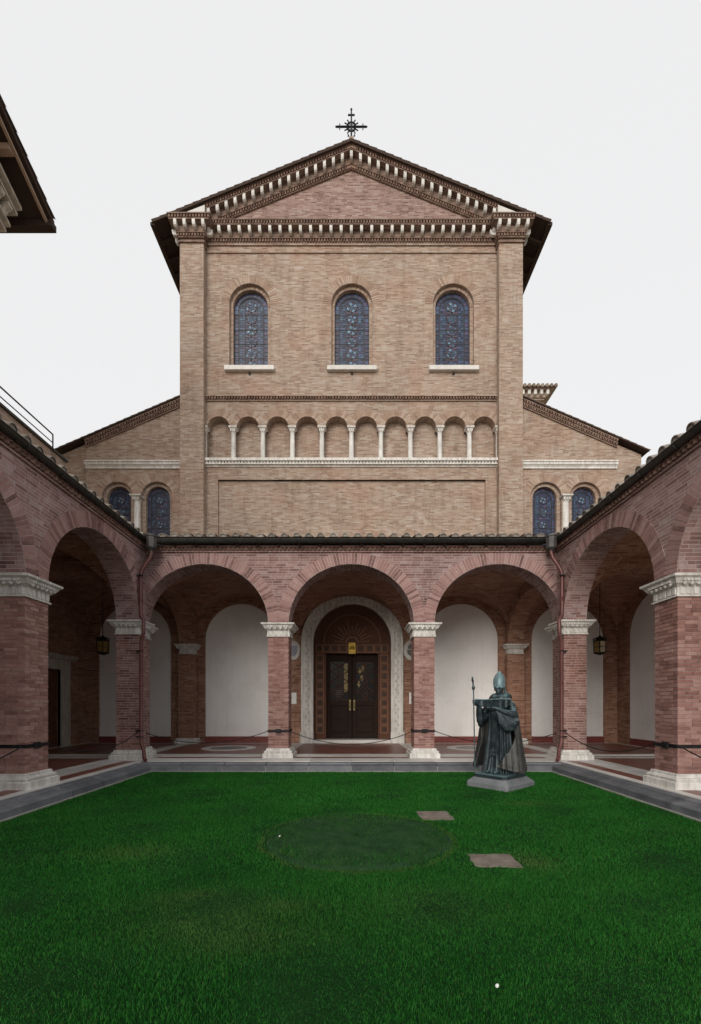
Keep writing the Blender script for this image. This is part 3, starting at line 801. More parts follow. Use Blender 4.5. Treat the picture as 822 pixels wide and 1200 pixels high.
def cornice(P0, A, L, name, y=YF, sl=0, rake=False, bs=.376, first=.5):
    mb = MB()
    band(mb, P0, A, L, -.1, .06, 0, .03, y=y); band(mb, P0, A, L, -.1, .12, .13, .39, y=y); band(mb, P0, A, L, -.1, .045, .03, .13, y=y)
    band(mb, P0, A, L, -.1, .34, .39, .43, y=y)
    band(mb, P0, A, L, -.1, .30, .43, .53, y=y)
    band(mb, P0, A, L, -.1, .385, .53, .56, y=y)
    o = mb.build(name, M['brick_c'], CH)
    tb = MB(); teeth(tb, P0, A, L, .045, .10, .03, .13, .105, y); teeth(tb, P0, A, L, .30, .365, .43, .53, .105, y)
    tb.build('dentil_course', M['dentil'], o, kind='stuff')
    n_ = round(L/bs)
    for i in range(n_):
        P = Vector(P0)+Vector(A)*(L*(i+first)/n_)
        inst('bracket', BRK[sl], o, (P.x, y-.12, P.z+.19))
    return o
cornice((-XPI, 0, 18.96), (1, 0, 0), 2*XPI, 'entablature')
ca = math.cos(math.atan(RS)); sa = math.sin(math.atan(RS))
for s in (-1, 1):
    cornice((s*.17, 0, 21.74-RS*.17), (s*ca, 0, -sa), (5.45-.17)/ca, 'raking_cornice', sl=s, bs=.355)
k = MB()                                       # apex block joining the two rakes
for h0, h1, p in ((0, .03, .06), (.13, .39, .12), (.03, .13, .09), (.39, .43, .34), (.43, .53, .36), (.53, .56, .385)):
    pts = [(-.17, YF-p, 21.74-RS*.17+h0), (0, YF-p, 21.74+h0), (.17, YF-p, 21.74-RS*.17+h0), (.17, YF-p, 21.74-RS*.17+h1), (0, YF-p, 21.74+h1), (-.17, YF-p, 21.74-RS*.17+h1)]
    k.prism(pts, (0, p+.1, 0))
k.build('raking_cornice', M['dentil'], CH)
inst('bracket', BRK[0], CH, (0, YF-.12, 21.74+.16))
# string below the entablature, string course over the gallery
k = MB(); band(k, (-XPI, 0, 18.62), (1, 0, 0), 2*XPI, -.05, .045, 0, .05); band(k, (-XPI, 0, 18.9), (1, 0, 0), 2*XPI, -.05, .05, 0, .06); k.build('string_course', M['brick_f'], CH)
k = MB(); band(k, (-XPI, 0, 13.06), (1, 0, 0), 2*XPI, -.05, .05, 0, .04); band(k, (-XPI, 0, 13.06), (1, 0, 0), 2*XPI, -.05, .12, .13, .17); o = k.build('string_course', M['brick_f'], CH)
k = MB(); teeth(k, (-XPI, 0, 13.06), (1, 0, 0), 2*XPI, -.02, .10, .04, .13, .105); k.build('dentil_course', M['dentil'], o, kind='stuff')
# capitals of the great pilasters: same bands, wrapped round
for s in (-1, 1):
    x0, x1 = sorted((s*XPI, s*XPO)); y0 = YF-.3; k = MB(); z0 = 18.70
    rect_loft(k, x0, x1, y0, YF+.3, [(-.05, z0), (.05, z0), (.05, z0+.06), (.0, z0+.06), (.0, z0+.16), (.06, z0+.16), (.06, z0+.19), (.03, z0+.2), (.03, z0+.29), (.11, z0+.3), (.11, z0+.57), (.30, z0+.575), (.30, z0+.62), (.26, z0+.63), (.26, z0+.72), (.35, z0+.73), (.35, z0+.77), (-.05, z0+.78)])
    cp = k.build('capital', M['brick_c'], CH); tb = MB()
    for h0, h1, q0, q1 in ((.2, .29, .03, .09), (.63, .72, .26, .325)):
        L = x1-x0+2*q1; n_ = int(L/.105)
        for i in range(n_):
            u = x0-q1+L*(i+.5)/n_; tb.box(u-.03, u+.03, y0-q1, y0-q0, z0+h0, z0+h1)
        for xs_, d in ((x0, -1), (x1, 1)):
            for j in range(5): v = y0-q1+.06+j*.105; tb.box(*sorted((xs_+d*q0, xs_+d*q1)), v-.03, v+.03, z0+h0, z0+h1)
    tb.build('dentil_course', M['dentil'], cp, kind='stuff')
    for i in range(4):
        u = x0-.07+(x1-x0+.14)*i/3; inst('bracket', BRK[0], cp, (u, y0-.11, z0+.365))
    for xs_, rz in ((x0-.11, PI*1.5), (x1+.11, PI/2)):
        for j in range(2): inst('bracket', BRK[0], cp, (xs_, y0+.1+j*.3, z0+.365), (0, 0, rz))
    k = MB(); xa, xb = s*5.38, s*6.62                 # white stone wedge on the capital, under the verge
    za, zb = 22.38-RS*5.38-.2, 22.38-RS*6.62-.2
    k.prism([(xa, YF-.42, 19.485), (xb, YF-.42, 19.485), (xb, YF-.42, max(19.5, zb)), (xa, YF-.42, za)], (0, .5, 0)); k.build('gable_stone', M['bracket'], CH)
# nave roof
k = MB(); Yr0, Yr1 = YF-.46, 48
for s in (-1, 1):
    pts = [(0, Yr0, 22.28), (s*7.3, Yr0, 22.28-RS*7.3), (s*7.3, Yr0, 22.38-RS*7.3), (0, Yr0, 22.38)]
    k.prism(pts, (0, Yr1-Yr0, 0))
rf = k.build('roof', M['darkwood'], CH)
k = MB(); 
for s in (-1, 1):
    n_ = 24
    for i in range(n_):                            # verge tiles
        u0, u1 = 7.3*i/n_, 7.3*(i+1.12)/n_; z0_, z1_ = 22.39-RS*u0, 22.39-RS*min(u1, 7.36)
        r_ = .045
        k.rings([[(s*u, Yr0+.07+rr*math.cos(PI*q/6)*1.5, z+rr*math.sin(PI*q/6)) for q in range(7)] for u, z, rr in ((u0, z0_, r_*.8), (min(u1, 7.36), z1_, r_*1.15))], 0, True, closed=False)
    k.add([(0, Yr0+.02, 22.395), (s*7.33, Yr0+.02, 22.395-RS*7.33), (s*7.33, Yr1, 22.395-RS*7.33), (0, Yr1, 22.395)], [(0, 1, 2, 3)])
k.build('roof_tile', M['tile_i'], rf, kind='stuff')
k = MB()
for s in (-1, 1):
    y = YF+.2
    while y < 40:
        pts = [(s*6.3, y, 22.27-RS*6.3-.14), (s*7.25, y, 22.27-RS*7.25-.1), (s*7.25, y, 22.27-RS*7.25), (s*6.3, y, 22.27-RS*6.3)]
        k.prism(pts, (0, .12, 0)); y += .62
    k.box(*sorted((s*7.22, s*7.38)), Yr0+.05, Yr1, 22.27-RS*7.3-.03, 22.3-RS*7.3+.05)
k.build('eave_rafters', M['darkwood'], rf, kind='stuff')
k = MB(); k.tube([(0, Yr0+.02, 22.39), (0, Yr1, 22.39)], .1, 8); k.build('ridge', M['tile_i'], rf)
# cross
k = MB(); yc, zc = Yr0+.25, 22.4
k.lathe((0, yc, zc), [(.22, 0), (.15, .05), (.10, .10), (.05, .12)], 12); crs = k.build('cross', M['verdigris'], CH)
k = MB(); cz = zc+.72
k.tube([(0, yc, zc+.1), (0, yc, zc+.2), (0, yc, zc+.32), (0, yc, zc+1.33)], [.085, .05, .034, .026], 8)
k.tube([(-.55, yc, cz), (.55, yc, cz)], .032, 8)
k.lathe((0, yc, zc+1.33), [(.025, 0), (.045, .03), (.0, .1)], 6)
for (a, b) in ((-.43, 0), (.43, 0)): k.box(a-.018, a+.018, yc-.02, yc+.02, cz-.1, cz+.1)
k.box(-.09, .09, yc-.02, yc+.02, zc+1.14, zc+1.175); 
for s in (-1, 1):
    k.lathe((s*.1, yc, zc+1.12), [(.0, 0), (.03, .02), (.03, .05), (0, .08)], 6)
    k.lathe((s*.11, yc, zc+.34), [(.0, 0), (.035, .04), (.02, .09), (0, .11)], 6)
    k.lathe((s*.57, yc, cz-.03), [(0, 0), (.03, .02), (.03, .04), (0, .06)], 6)
for i in range(12):                                  # pierced ring and rays round the crossing
    a = 2*PI*i/12; b = 2*PI*(i+1)/12
    k.tube([(.17*math.cos(a), yc, cz+.17*math.sin(a)), (.17*math.cos(b), yc, cz+.17*math.sin(b))], .026, 5)
    if i % 3:
        k.tube([(.1*math.cos(a), yc, cz+.1*math.sin(a)), (.25*math.cos(a), yc, cz+.25*math.sin(a))], .02, 5)
        k.lathe((.27*math.cos(a), yc, cz+.27*math.sin(a)-.03), [(0, 0), (.03, .03), (0, .06)], 6)
k.build('ironwork', M['iron'], crs)

# aisles
AS = .43
az = lambda u: 13.22-AS*(abs(u)-6.35)
for s in (-1, 1):
    k = MB()
    o1 = [(s*7.32, .59, 9.47, .57, 7.3), (s*8.80, .59, 9.47, .57, 7.3)]; o2 = [(s*7.32, .455, 9.47, .455, 7.3), (s*8.80, .455, 9.47, .455, 7.3)]
    a, b = sorted((s*(XPO-.02), s*9.98))
    arched_wall(k, a, b, 5.5, lambda u: az(u)-.25, o1, 0, .12, MFAC, back=False)
    arched_wall(k, a, b, 5.5, lambda u: az(u)-.25, o2, .12, .45, MFAC, back=False)
    a, b = sorted((s*9.97, s*10.97))
    arched_wall(k, a, b, 0, lambda u: az(u)-.12, [], .1, .5, MFAC, back=False)
    k.add([(s*10.97, YF+.1, 0), (s*10.97, 46, 0), (s*10.97, 46, az(10.97)-.1), (s*10.97, YF+.1, az(10.97)-.1)], [(0, 1, 2, 3)])
    k.build('aisle_wall', M['brick_f'], CH)
for s in (-1, 1):
    A = (s/math.hypot(1, AS), 0, -AS/math.hypot(1, AS)); P0 = (s*XPO, 0, az(XPO)-.36); L = (9.98-XPO)*math.hypot(1, AS)
    k = MB(); band(k, P0, A, L, -.2, .05, 0, .05); band(k, P0, A, L, -.2, .09, .13, .17); band(k, P0, A, L, -.2, .12, .25, .29); o = k.build('raking_cornice', M['brick_c'], CH)
    k = MB(); band(k, P0, A, L, -.2, .03, .05, .25); teeth(k, P0, A, L, .03, .085, .05, .13, .105); teeth(k, P0, A, L, .03, .12, .17, .25, .105); k.build('dentil_course', M['dentil'], o, kind='stuff')
    k = MB(); k.prism([(s*6.3, YF-.15, az(6.3)-.05), (s*11.12, YF-.15, az(11.12)-.05), (s*11.12, YF-.15, az(11.12)), (s*6.3, YF-.15, az(6.3))], (0, 29, 0)); rf2 = k.build('aisle_roof', M['darkwood'], CH)
    k = MB()
    for i in range(18):
        u0 = 6.33+(11.15-6.33)*i/18; u1 = u0+.31
        k.rings([[(s*u, YF-.09+rr*math.cos(PI*q/6)*1.5, az(u)+.005+rr*math.sin(PI*q/6)) for q in range(7)] for u, rr in ((u0, .03), (u1, .045))], 0, True, closed=False)
    k.build('roof_tile', M['tile_i'], rf2, kind='stuff')
    x0, x1 = sorted((s*(XPO+.002), s*9.98)); k = MB()
    for h0, h1, p in ((0, .09, .05), (.09, .13, .08), (.13, .22, .11), (.22, .27, .14)): k.box(x0, x1, YF-p, YF+.05, 10.52+h0, 10.52+h1)
    k.build('stone_band', M['marble'], CH)

# colonnettes
def colonnette(x, y, z0, z1, r, half=False):
    k = MB(); ch_ = .22
    k.lathe((x, y, 0), [(r*1.0, z0+.10), (r*1.04, z0+(z1-z0)*.35), (r*.9, z1-ch_)], 14)
    c_ = k.build('colonnette', M['marble'], CH)
    k = MB(); k.box(x-r*1.5, x+r*1.5, y-r*1.5, y+r*1.5, z0, z0+.04); k.lathe((x, y, z0), [(r*1.45, .04), (r*1.5, .06), (r*1.3, .075), (r*1.15, .10)], 14); k.build('base', M['marble'], c_)
    k = MB(); q = [(r*.95, z1-ch_), (r*1.15, z1-ch_+.015), (r*.95, z1-ch_+.03)]
    k.lathe((x, y, 0), q, 12)
    rect_loft(k, x, x, y, y, [(r*.85, z1-ch_+.03), (r*1.0, z1-.12), (r*1.35, z1-.07), (r*1.7, z1-.05), (r*1.75, z1-.045), (r*1.8, z1)])
    for dx in (-1, 0, 1):
        k.box(x+dx*r*.8-r*.22, x+dx*r*.8+r*.22, y-r*1.25, y-r*.8, z1-.17, z1-.08)
    k.build('capital', M['marble'], c_)
for i in range(-5, 6):
    x = max(-5.53, min(5.53, i*st)); colonnette(x, YF+.03, 10.86, 12.08, .088)
for s in (-1, 1): colonnette(s*8.06, YF+.02, 7.3, 9.5, .115)
k = MB()
for h0, h1, p in ((0, .06, .04), (.06, .10, .12), (.17, .27, .17)): k.box(-XPI, XPI, YF-p, YF+.3, 10.59+h0, 10.59+h1)
k.box(-XPI, XPI, YF-.06, YF+.3, 10.69, 10.76); o = k.build('gallery_sill', M['marble'], CH)
k = MB(); teeth(k, (-XPI, 0, 10.69), (1, 0, 0), 2*XPI, .06, .12, 0, .07, .12); k.build('dentil_course', M['marble'], o, kind='stuff')
# voussoir rings on the facade (bricks too small to lift out singly)
def ring_bricks(mb, uc, vs, r0, L, n_, w=0, rise=None, t=.055, a0=0, a1=PI):
    for i in range(n_):
        th = a0+(a1-a0)*(i+.5)/n_; c_, s_ = math.cos(th), math.sin(th)
        rm = r0+.003+L/2+random.uniform(-.004, .004)
        mb.obox(MFAC(uc+rm*c_, w+.02-.006-random.uniform(0, .005), vs+rm*s_), (-s_*t/2, 0, c_*t/2), (0, .02, 0), (c_*L/2, 0, s_*L/2))
for i in range(-5, 5):
    k = MB(); ring_bricks(k, (i+.5)*st, 12.07, .425, .27, 21, a0=.34, a1=PI-.34); k.build('voussoir_ring', M['piece_fi'], CH, kind='stuff')
for c, r in WIN:
    k = MB(); ring_bricks(k, c, ZW, .775, .30, 38); ring_bricks(k, c, ZW, .66, .10, 32, w=.13); k.build('voussoir_ring', M['piece_fi'], CH, kind='stuff')
for s in (-1, 1):
    for c in (7.32, 8.80):
        k = MB(); ring_bricks(k, s*c, 9.47, .595, .28, 30, a0=.25, a1=PI-.25); k.build('voussoir_ring', M['piece_fi'], CH, kind='stuff')

# stained glass
GL = ['g_base', 'g_blue', 'g_cyan', 'g_purple', 'g_red', 'g_teal']
def stained(name, cx, r, zb, zs, w, ros, acc, sill=None):
    k = MB(); arc_panel(k, cx, r+.03, zb, zs, r+.03, w+.006, MFAC, .02); o = k.build(name, M['g_base'], CH)
    g = MB(); l = MB()
    def cell(u0, u1, v0, v1, m, d=.003, ga=.008): g.box(cx+u0+ga, cx+u1-ga, YF+w-d, YF+w+.004, v0+ga, v1-ga, m)
    def bar(a, b, t_=.010):
        a, b = Vector(MFAC(cx+a[0], w-.006, a[1])), Vector(MFAC(cx+b[0], w-.006, b[1])); d = (b-a)/2; nn = Vector((-d.z, 0, d.x)).normalized()*t_
        l.obox((a+b)/2, d, (0, .008, 0), nn)
    bw = .15*r/.63; rnd = random.Random(int(cx*97)+int(zb*13))
    inr = r-bw-.03
    n_ = int((zs-zb)/bw); h = (zs-zb)/n_
    for i in range(n_):
        for s in (-1, 1):
            a, b = sorted((s*(r-.01), s*(r-bw))); cell(a, b, zb+i*h, zb+(i+1)*h, 3 if i % 2 else 1)
            if i: bar((s*r, zb+i*h), (s*(r-bw), zb+i*h), .006)
    na = int(PI*(r-bw/2)/bw)
    for i in range(na):
        t0, t1 = PI*(i+.06)/na, PI*(i+.94)/na
        pts = [(rr*math.cos(q), rr*math.sin(q)) for rr, q in ((r-bw+.01, t0), (r-.012, t0), (r-.012, t1), (r-bw+.01, t1))]
        g.prism([MFAC(cx+a, w-.003, zs+b) for a, b in pts], (0, .007, 0), 3 if i % 2 else 1)
    # border leads
    for rr in (r-bw, r-bw-.05):
        pts = [(rr, zb)]+[(rr*math.cos(PI*i/16), zs+rr*math.sin(PI*i/16)) for i in range(17)]+[(-rr, zb)]
        for a, b in zip(pts, pts[1:]): bar(a, b, .008)
    # field of small quarries each side, rosette column in the middle
    hw = inr*.52; z = zb+.03; i = 0
    qh = .088*r/.63
    while z+qh < zs+inr*.62:
        lim = inr if z+qh < zs else math.sqrt(max(0, inr**2-(z+qh-zs)**2))
        for s in (-1, 1):
            if lim > hw+.04:
                a, b = sorted((s*hw, s*lim)); cell(a, (a+b)/2, z, z+qh, rnd.choice((0, 1, 1, 5, 1)), ga=.005); cell((a+b)/2, b, z, z+qh, rnd.choice((0, 1, 1, 5, 3)), ga=.005)
        z += qh; i += 1
    top = zs+inr*.75; ph = (top-zb-.06)/ros
    for j in range(ros):
        c_ = zb+.06+ph*(j+.5); rr = min(hw, ph*.5)*.92
        nb = 8
        for q in range(nb):
            t0, t1 = 2*PI*(q+.08)/nb, 2*PI*(q+.92)/nb
            for ra, rb, mm in ((rr*.36, rr*.68, acc[j % len(acc)] if q % 2 == 0 else 1), (rr*.72, rr*.98, 4 if q % 2 else (2 if j % 2 else 1))):
                pts = [(ra*math.cos(t0), ra*math.sin(t0)), (rb*math.cos(t0), rb*math.sin(t0)), (rb*math.cos((t0+t1)/2)*1.03, rb*math.sin((t0+t1)/2)*1.03), (rb*math.cos(t1), rb*math.sin(t1)), (ra*math.cos(t1), ra*math.sin(t1))]
                g.prism([MFAC(cx+a, w-.004, c_+b) for a, b in pts], (0, .008, 0), mm)
            bar((0, c_), (rr*math.cos(t0-.05), c_+rr*math.sin(t0-.05)), .004)
            bar((rr*math.cos(2*PI*q/nb), c_+rr*math.sin(2*PI*q/nb)), (rr*math.cos(2*PI*(q+1)/nb), c_+rr*math.sin(2*PI*(q+1)/nb)), .006)
        g.prism([MFAC(cx+rr*.28*math.cos(2*PI*q/8), w-.005, c_+rr*.28*math.sin(2*PI*q/8)) for q in range(8)], (0, .009, 0), 2)
        if j:
            zz = c_-ph/2; cell(-hw, -.02, zz-.035, zz+.035, 4); cell(.02, hw, zz-.035, zz+.035, 4)
    for u in (-hw, hw): bar((u, zb), (u, zs+math.sqrt(max(0, inr**2-hw**2))*.95), .007)
    nb = int((zs-zb)/.55)
    for i in range(1, nb+1): bar((-r, zb+i*.55), (r, zb+i*.55), .012)          # saddle bars
    g.build('stained_glass', [M[x] for x in GL], o, kind='stuff'); l.build('lead_cames', M['lead'], o, kind='stuff')
    return o
for i, (c, r) in enumerate(WIN):
    o = stained('window', c, .645, ZSILL, ZW, .27, 6, ((2, 5, 1), (2, 2, 2), (1, 5, 2))[i])
    k = MB(); k.box(c-.93, c+.93, YF-.15, YF+.4, ZSILL-.17, ZSILL); bevel(k.build('sill', M['bracket'], o), .01, 1)
    k = MB(); k.box(c-.04, c+.04, YF-.04, YF+.05, ZSILL-.27, ZSILL-.20); k.build('weep_spout', M['iron'], o)
for s in (-1, 1):
    for j, c in enumerate((7.32, 8.80)): stained('window', s*c, .445, 7.3, 9.47, .27, 5, ((2, 5), (2, 2)) [j])

# ------------------------------------------------------------------ church door
PX = .03
k = MB(); arc_band(k, PX, 3.98, 1.455, 1.90, -.12, .02, MFAC, legs=3.98-FZ-.02); po = k.build('portal_surround', M['marble'], CH)
k = MB(); arc_band(k, PX, 3.98, 1.452, 1.52, -.16, -.10, MFAC, legs=3.98-FZ-.2); arc_band(k, PX, 3.98, 1.83, 1.903, -.16, -.10, MFAC, legs=3.98-FZ-.2)
k.build('moulding', M['marble'], po)
k = MB()
def stud(u, v, d=.035):
    k.prism([MFAC(u+d, -.117, v), MFAC(u, -.117, v+d*1.6), MFAC(u-d, -.117, v), MFAC(u, -.117, v-d*1.6)], (0, -.018, 0))
for i in range(34):
    th = PI*(i+.5)/34; rr = 1.675+(.05 if i % 2 else -.05); stud(PX+rr*math.cos(th), 3.98+rr*math.sin(th))
for s in (-1, 1):
    for i in range(22): stud(PX+s*(1.675+(.05 if i % 2 else -.05)), .75+i*.148)
k.build('carved_inlay', M['wallstone'], po, kind='stuff')
k = MB()
for s in (-1, 1):
    k = MB(); k.box(*sorted((PX+s*1.44, PX+s*1.95)), YF-.2, YF+.02, FZ, FZ+.42); bevel(k.build('plinth_block', M['marble'], po), .01)
k = MB(); k.box(PX-1.46, PX+1.46, YF-.28, YF+.42, FZ, FZ+.13); bevel(k.build('step', M['marble_clean'], CH), .012)
wf = MB(); yw = YF+.14
for s in (-1, 1): wf.box(*sorted((PX+s*.98, PX+s*1.456)), yw, yw+.2, FZ+.13, 3.60)
wf.box(PX-1.456, PX+1.456, yw, yw+.2, 3.60, 3.98)
for s in (-1, 1):
    wf.box(*sorted((PX+s*.98, PX+s*1.03)), yw-.03, yw+.01, FZ+.13, 3.62); wf.box(*sorted((PX+s*1.405, PX+s*1.455)), yw-.02, yw+.01, FZ+.13, 3.98)
wf.box(PX-1.03, PX+1.03, yw-.03, yw+.01, 3.60, 3.65); wf.box(PX-1.456, PX+1.456, yw-.05, yw+.01, 3.94, 3.99)
pf = wf.build('door_frame', M['doorwood'], CH)
k = MB(); q = .155
for a, b, c_, d in ((-q, q, q-.035, q), (-q, q, -q, -q+.035), (-q, -q+.035, -q+.035, q-.035), (q-.035, q, -q+.035, q-.035)): k.box(a, b, -.03, 0, c_, d)
k.box(-q+.05, q-.05, -.008, 0, -q+.05, q-.05, 2); k.prism([(-.05, -.008, -.05), (.05, -.008, -.05), (.05, -.008, .05), (-.05, -.008, .05)], (0, -.03, 0), 1)
COF = k.mesh('coffer', [M['doorlight'], M['boss'], M['doorwood']])  # relief contrast painted as paler rims, since low light hides the carving
for s in (-1, 1):
    for i in range(9): inst('coffer', COF, pf, (PX+s*1.218, yw, .72+i*.335))
    inst('coffer', COF, pf, (PX+s*1.218, yw, 3.785))
for i in range(7):
    if i != 3: inst('coffer', COF, pf, (PX-.99+.33*i, yw, 3.785))
k = MB(); k.box(PX-.13, PX+.13, yw-.06, yw+.02, 3.58, 4.0); k.lathe((PX, yw-.06, 3.8), [(.07, -.05), (.10, 0), (.07, .05), (0, .09)], 10, sy=.4)
k.box(PX-.12, PX+.12, yw-.075, yw-.05, 3.60, 3.63); k.box(PX-.12, PX+.12, yw-.075, yw-.05, 3.94, 3.97)
k.build('gilded_plaque', M['gold'], pf)
k = MB(); arc_panel(k, PX, 1.456, 3.99, 3.99, 1.456, .2, MFAC, .05, 32)
ly = MB()
tym = k.build('tympanum', M['doorwood'], CH)
arc_band(ly, PX, 4.0, .20, .26, .15, .21, MFAC); 
for i in range(13):
    th = PI*(i+.5)/13; r0, r1 = .34, (.80 if i % 2 else .66); tw = .018
    c_, s_ = math.cos(th), math.sin(th); rm, hl = (r0+r1)/2, (r1-r0)/2
    ly.obox(MFAC(PX+rm*c_, .18, 4.0+rm*s_), (-s_*tw, 0, c_*tw), (0, .022, 0), (c_*hl, 0, s_*hl))
arc_band(ly, PX, 4.0, 1.06, 1.10, .17, .21, MFAC); ly.build('sun_rays', M['doorlight'], tym)
yd = YF+.36
k = MB(); k.box(-1.7, 1.7, YF+.51, YF+.6, 0, 5.9); k.build('door_light_block', M['doordark'], CH)  # dark sheet added to stop stray light showing through the door gap
for s in (-1, 1):
    x0, x1 = sorted((PX+s*.012, PX+s*.98)); k = MB(); z0, z1 = FZ+.145, 3.60
    k.box(x0, x0+.14, yd, yd+.07, z0, z1); k.box(x1-.14, x1, yd, yd+.07, z0, z1)
    for a, b in ((z0, z0+.2), (1.62, 1.78), (z1-.28, z1)): k.box(x0+.14, x1-.14, yd+.002, yd+.068, a, b)
    k.box(x0+.14, x1-.14, yd+.03, yd+.05, z0+.2, 1.62)
    for a, b in ((z0+.25, z0+.68), (z0+.74, 1.57)): k.box(x0+.19, x1-.19, yd+.008, yd+.04, a, b)
    lf = bevel(k.build('door_leaf', M['doordark'], CH), .008, 1)
    k = MB(); k.box(x0+.14, x1-.14, yd+.045, yd+.055, 1.78, z1-.28); k.build('pane', M['doorglass'], lf)
    k = MB(); gx0, gx1, gz0, gz1 = x0+.14, x1-.14, 1.78, z1-.28
    nz_ = 4; hh = (gz1-gz0)/nz_
    for j in range(nz_):
        for a, b in (((gx0, gz0+j*hh), (gx1, gz0+(j+1)*hh)), ((gx1, gz0+j*hh), (gx0, gz0+(j+1)*hh))):
            k.tube([(a[0], yd+.03, a[1]), (b[0], yd+.03, b[1])], .016, 5)
    for j in range(nz_+1):
        cc = ((gx0+gx1)/2, yd+.03, gz0+(j if 0 < j < nz_ else (.12 if j == 0 else nz_-.12))*hh)
        k.tube([(cc[0]+.10*math.cos(2*PI*i/14), cc[1], cc[2]+.10*math.sin(2*PI*i/14)) for i in range(15)], .012, 5)
        k.lathe((cc[0], cc[1], cc[2]-.03), [(0, 0), (.035, .03), (0, .06)], 6)
    k.build('lattice', M['doorwood'], lf)
    k = MB()                                          # yellow strip and lozenges in front of the glass
    if s < 0: k.box(x1-.30, x1-.16, yd+.038, yd+.044, 2.15, 3.25)
    else:
        for j, (u, v) in enumerate(((.28, 2.95), (.36, 2.7), (.25, 2.45), (.4, 3.05))): k.prism([(x0+u, yd+.042, v-.14), (x0+u+.07, yd+.042, v), (x0+u, yd+.042, v+.14), (x0+u-.07, yd+.042, v)], (0, -.005, 0))
    k.build('yellow_piece', M['dooryellow'], lf)
    k = MB(); hx = x1-.07 if s < 0 else x0+.07
    k.tube([(hx, yd-.01, 1.5), (hx, yd-.06, 1.53), (hx, yd-.06, 1.75), (hx, yd-.01, 1.78)], .014, 6); k.box(hx-.03, hx+.03, yd-.015, yd+.01, 1.44, 1.84); k.build('handle', M['brass'], lf)
    if s < 0:
        k = MB(); cc = (x0+.47, yd+.02, 2.12)  # ring and bars modelled to stand for a reflection in the glass
        ring = [(cc[0]+.17*math.cos(2*PI*i/20), cc[1], cc[2]+.17*math.sin(2*PI*i/20)) for i in range(21)]
        k.tube(ring, .014, 5)
        for dz in (-.07, 0, .07): k.box(cc[0]-.11, cc[0]+.11, cc[1]-.006, cc[1]+.006, cc[2]+dz-.012, cc[2]+dz+.012)
        k.build('round_reflection', M['hopper'], lf)

# wall medallions and notices beside the door
for s in (-1, 1):
    x, z = s*2.2+.02, 3.70
    me = thing('wall_medallion', 'oval white medallion with a dark blue shield beside the church door' if s < 0 else 'oval cream medallion with a grey and gold crest beside the church door', 'medallion', (x, YF, z))
    k = MB(); pts = lambda r, h: [(x+r*.27*math.cos(2*PI*i/28), YF-h, z+r*.37*math.sin(2*PI*i/28)) for i in range(28)]
    k.rings([pts(1, -.01), pts(1, .035), pts(.94, .05), pts(.86, .05), pts(.82, .03), pts(.3, .03)], 0, False); k.build('rim', M['marble'], me)
    k = MB()
    if s < 0: k.prism([(x-.14, YF-.032, z+.16), (x-.14, YF-.032, z-.05), (x-.08, YF-.032, z-.17), (x, YF-.032, z-.22), (x+.08, YF-.032, z-.17), (x+.14, YF-.032, z-.05), (x+.14, YF-.032, z+.16)], (0, -.02, 0)); M['navy'] = plain('navy enamel', (.015, .025, .10), .3)
    else:
        k.prism([(x-.12, YF-.032, z+.02), (x-.12, YF-.032, z-.12), (x, YF-.032, z-.22), (x+.12, YF-.032, z-.12), (x+.12, YF-.032, z+.02)], (0, -.02, 0))
        k.prism([(x-.09, YF-.032, z+.05), (x+.09, YF-.032, z+.05), (x+.1, YF-.032, z+.14), (x, YF-.032, z+.25), (x-.1, YF-.032, z+.14)], (0, -.02, 0)); M['greyen'] = plain('grey enamel', (.09, .09, .08), .4)
    k.build('crest', M['navy'] if s < 0 else M['greyen'], me)
    k = MB(); xa = -2.39 if s < 0 else 2.17; k.box(xa, xa+.33, YF-.03, YF+.002, 1.68, 2.11)
    no = tag(bevel(k.build('notice_board', M['paper'], None, wloc=(xa+.16, YF, 1.9)), .006, 1), 'small white notice panel left of the portal, under the shield medallion' if s < 0 else 'small white notice panel under the grey crest medallion', 'notice')

# ------------------------------------------------------------------ transept behind the aisle
T = thing('transept', 'far brick block with bracketed cornice rising behind the sloping aisle roof', 'building', (11.4, 31, 0))
s_ = 30/514
zt = 1.65+(826-474)*s_
k = MB(); k.box(9.8, 13.0, 30.4, 40, 5, zt+.5); k.build('wall', M['brick_f'], T)
k = MB(); k.box(9.8, 13.25, 30.15, 40, zt+.42, zt+.52); k.box(9.8, 13.75, 29.75, 40, zt+.92, zt+1.0); k.box(9.8, 13.35, 30.05, 40, zt+.52, zt+.92); k.build('cornice', M['brick_f'], T)
for i in range(9): k = MB(); x = 10.0+i*.42; k.box(x-.09, x+.09, 29.8, 30.06, zt+.6, zt+.9); k.build('bracket', M['bracket'], T)
k = MB(); 
for i in range(14): k.tube([(9.9+.3*i, 29.55, zt+1.02), (9.9+.3*i, 33, zt+1.9)], .11, 8)
k.box(9.8, 13.95, 29.6, 40, zt+1.0, zt+1.04); k.build('roof', M['tile_i'], T)

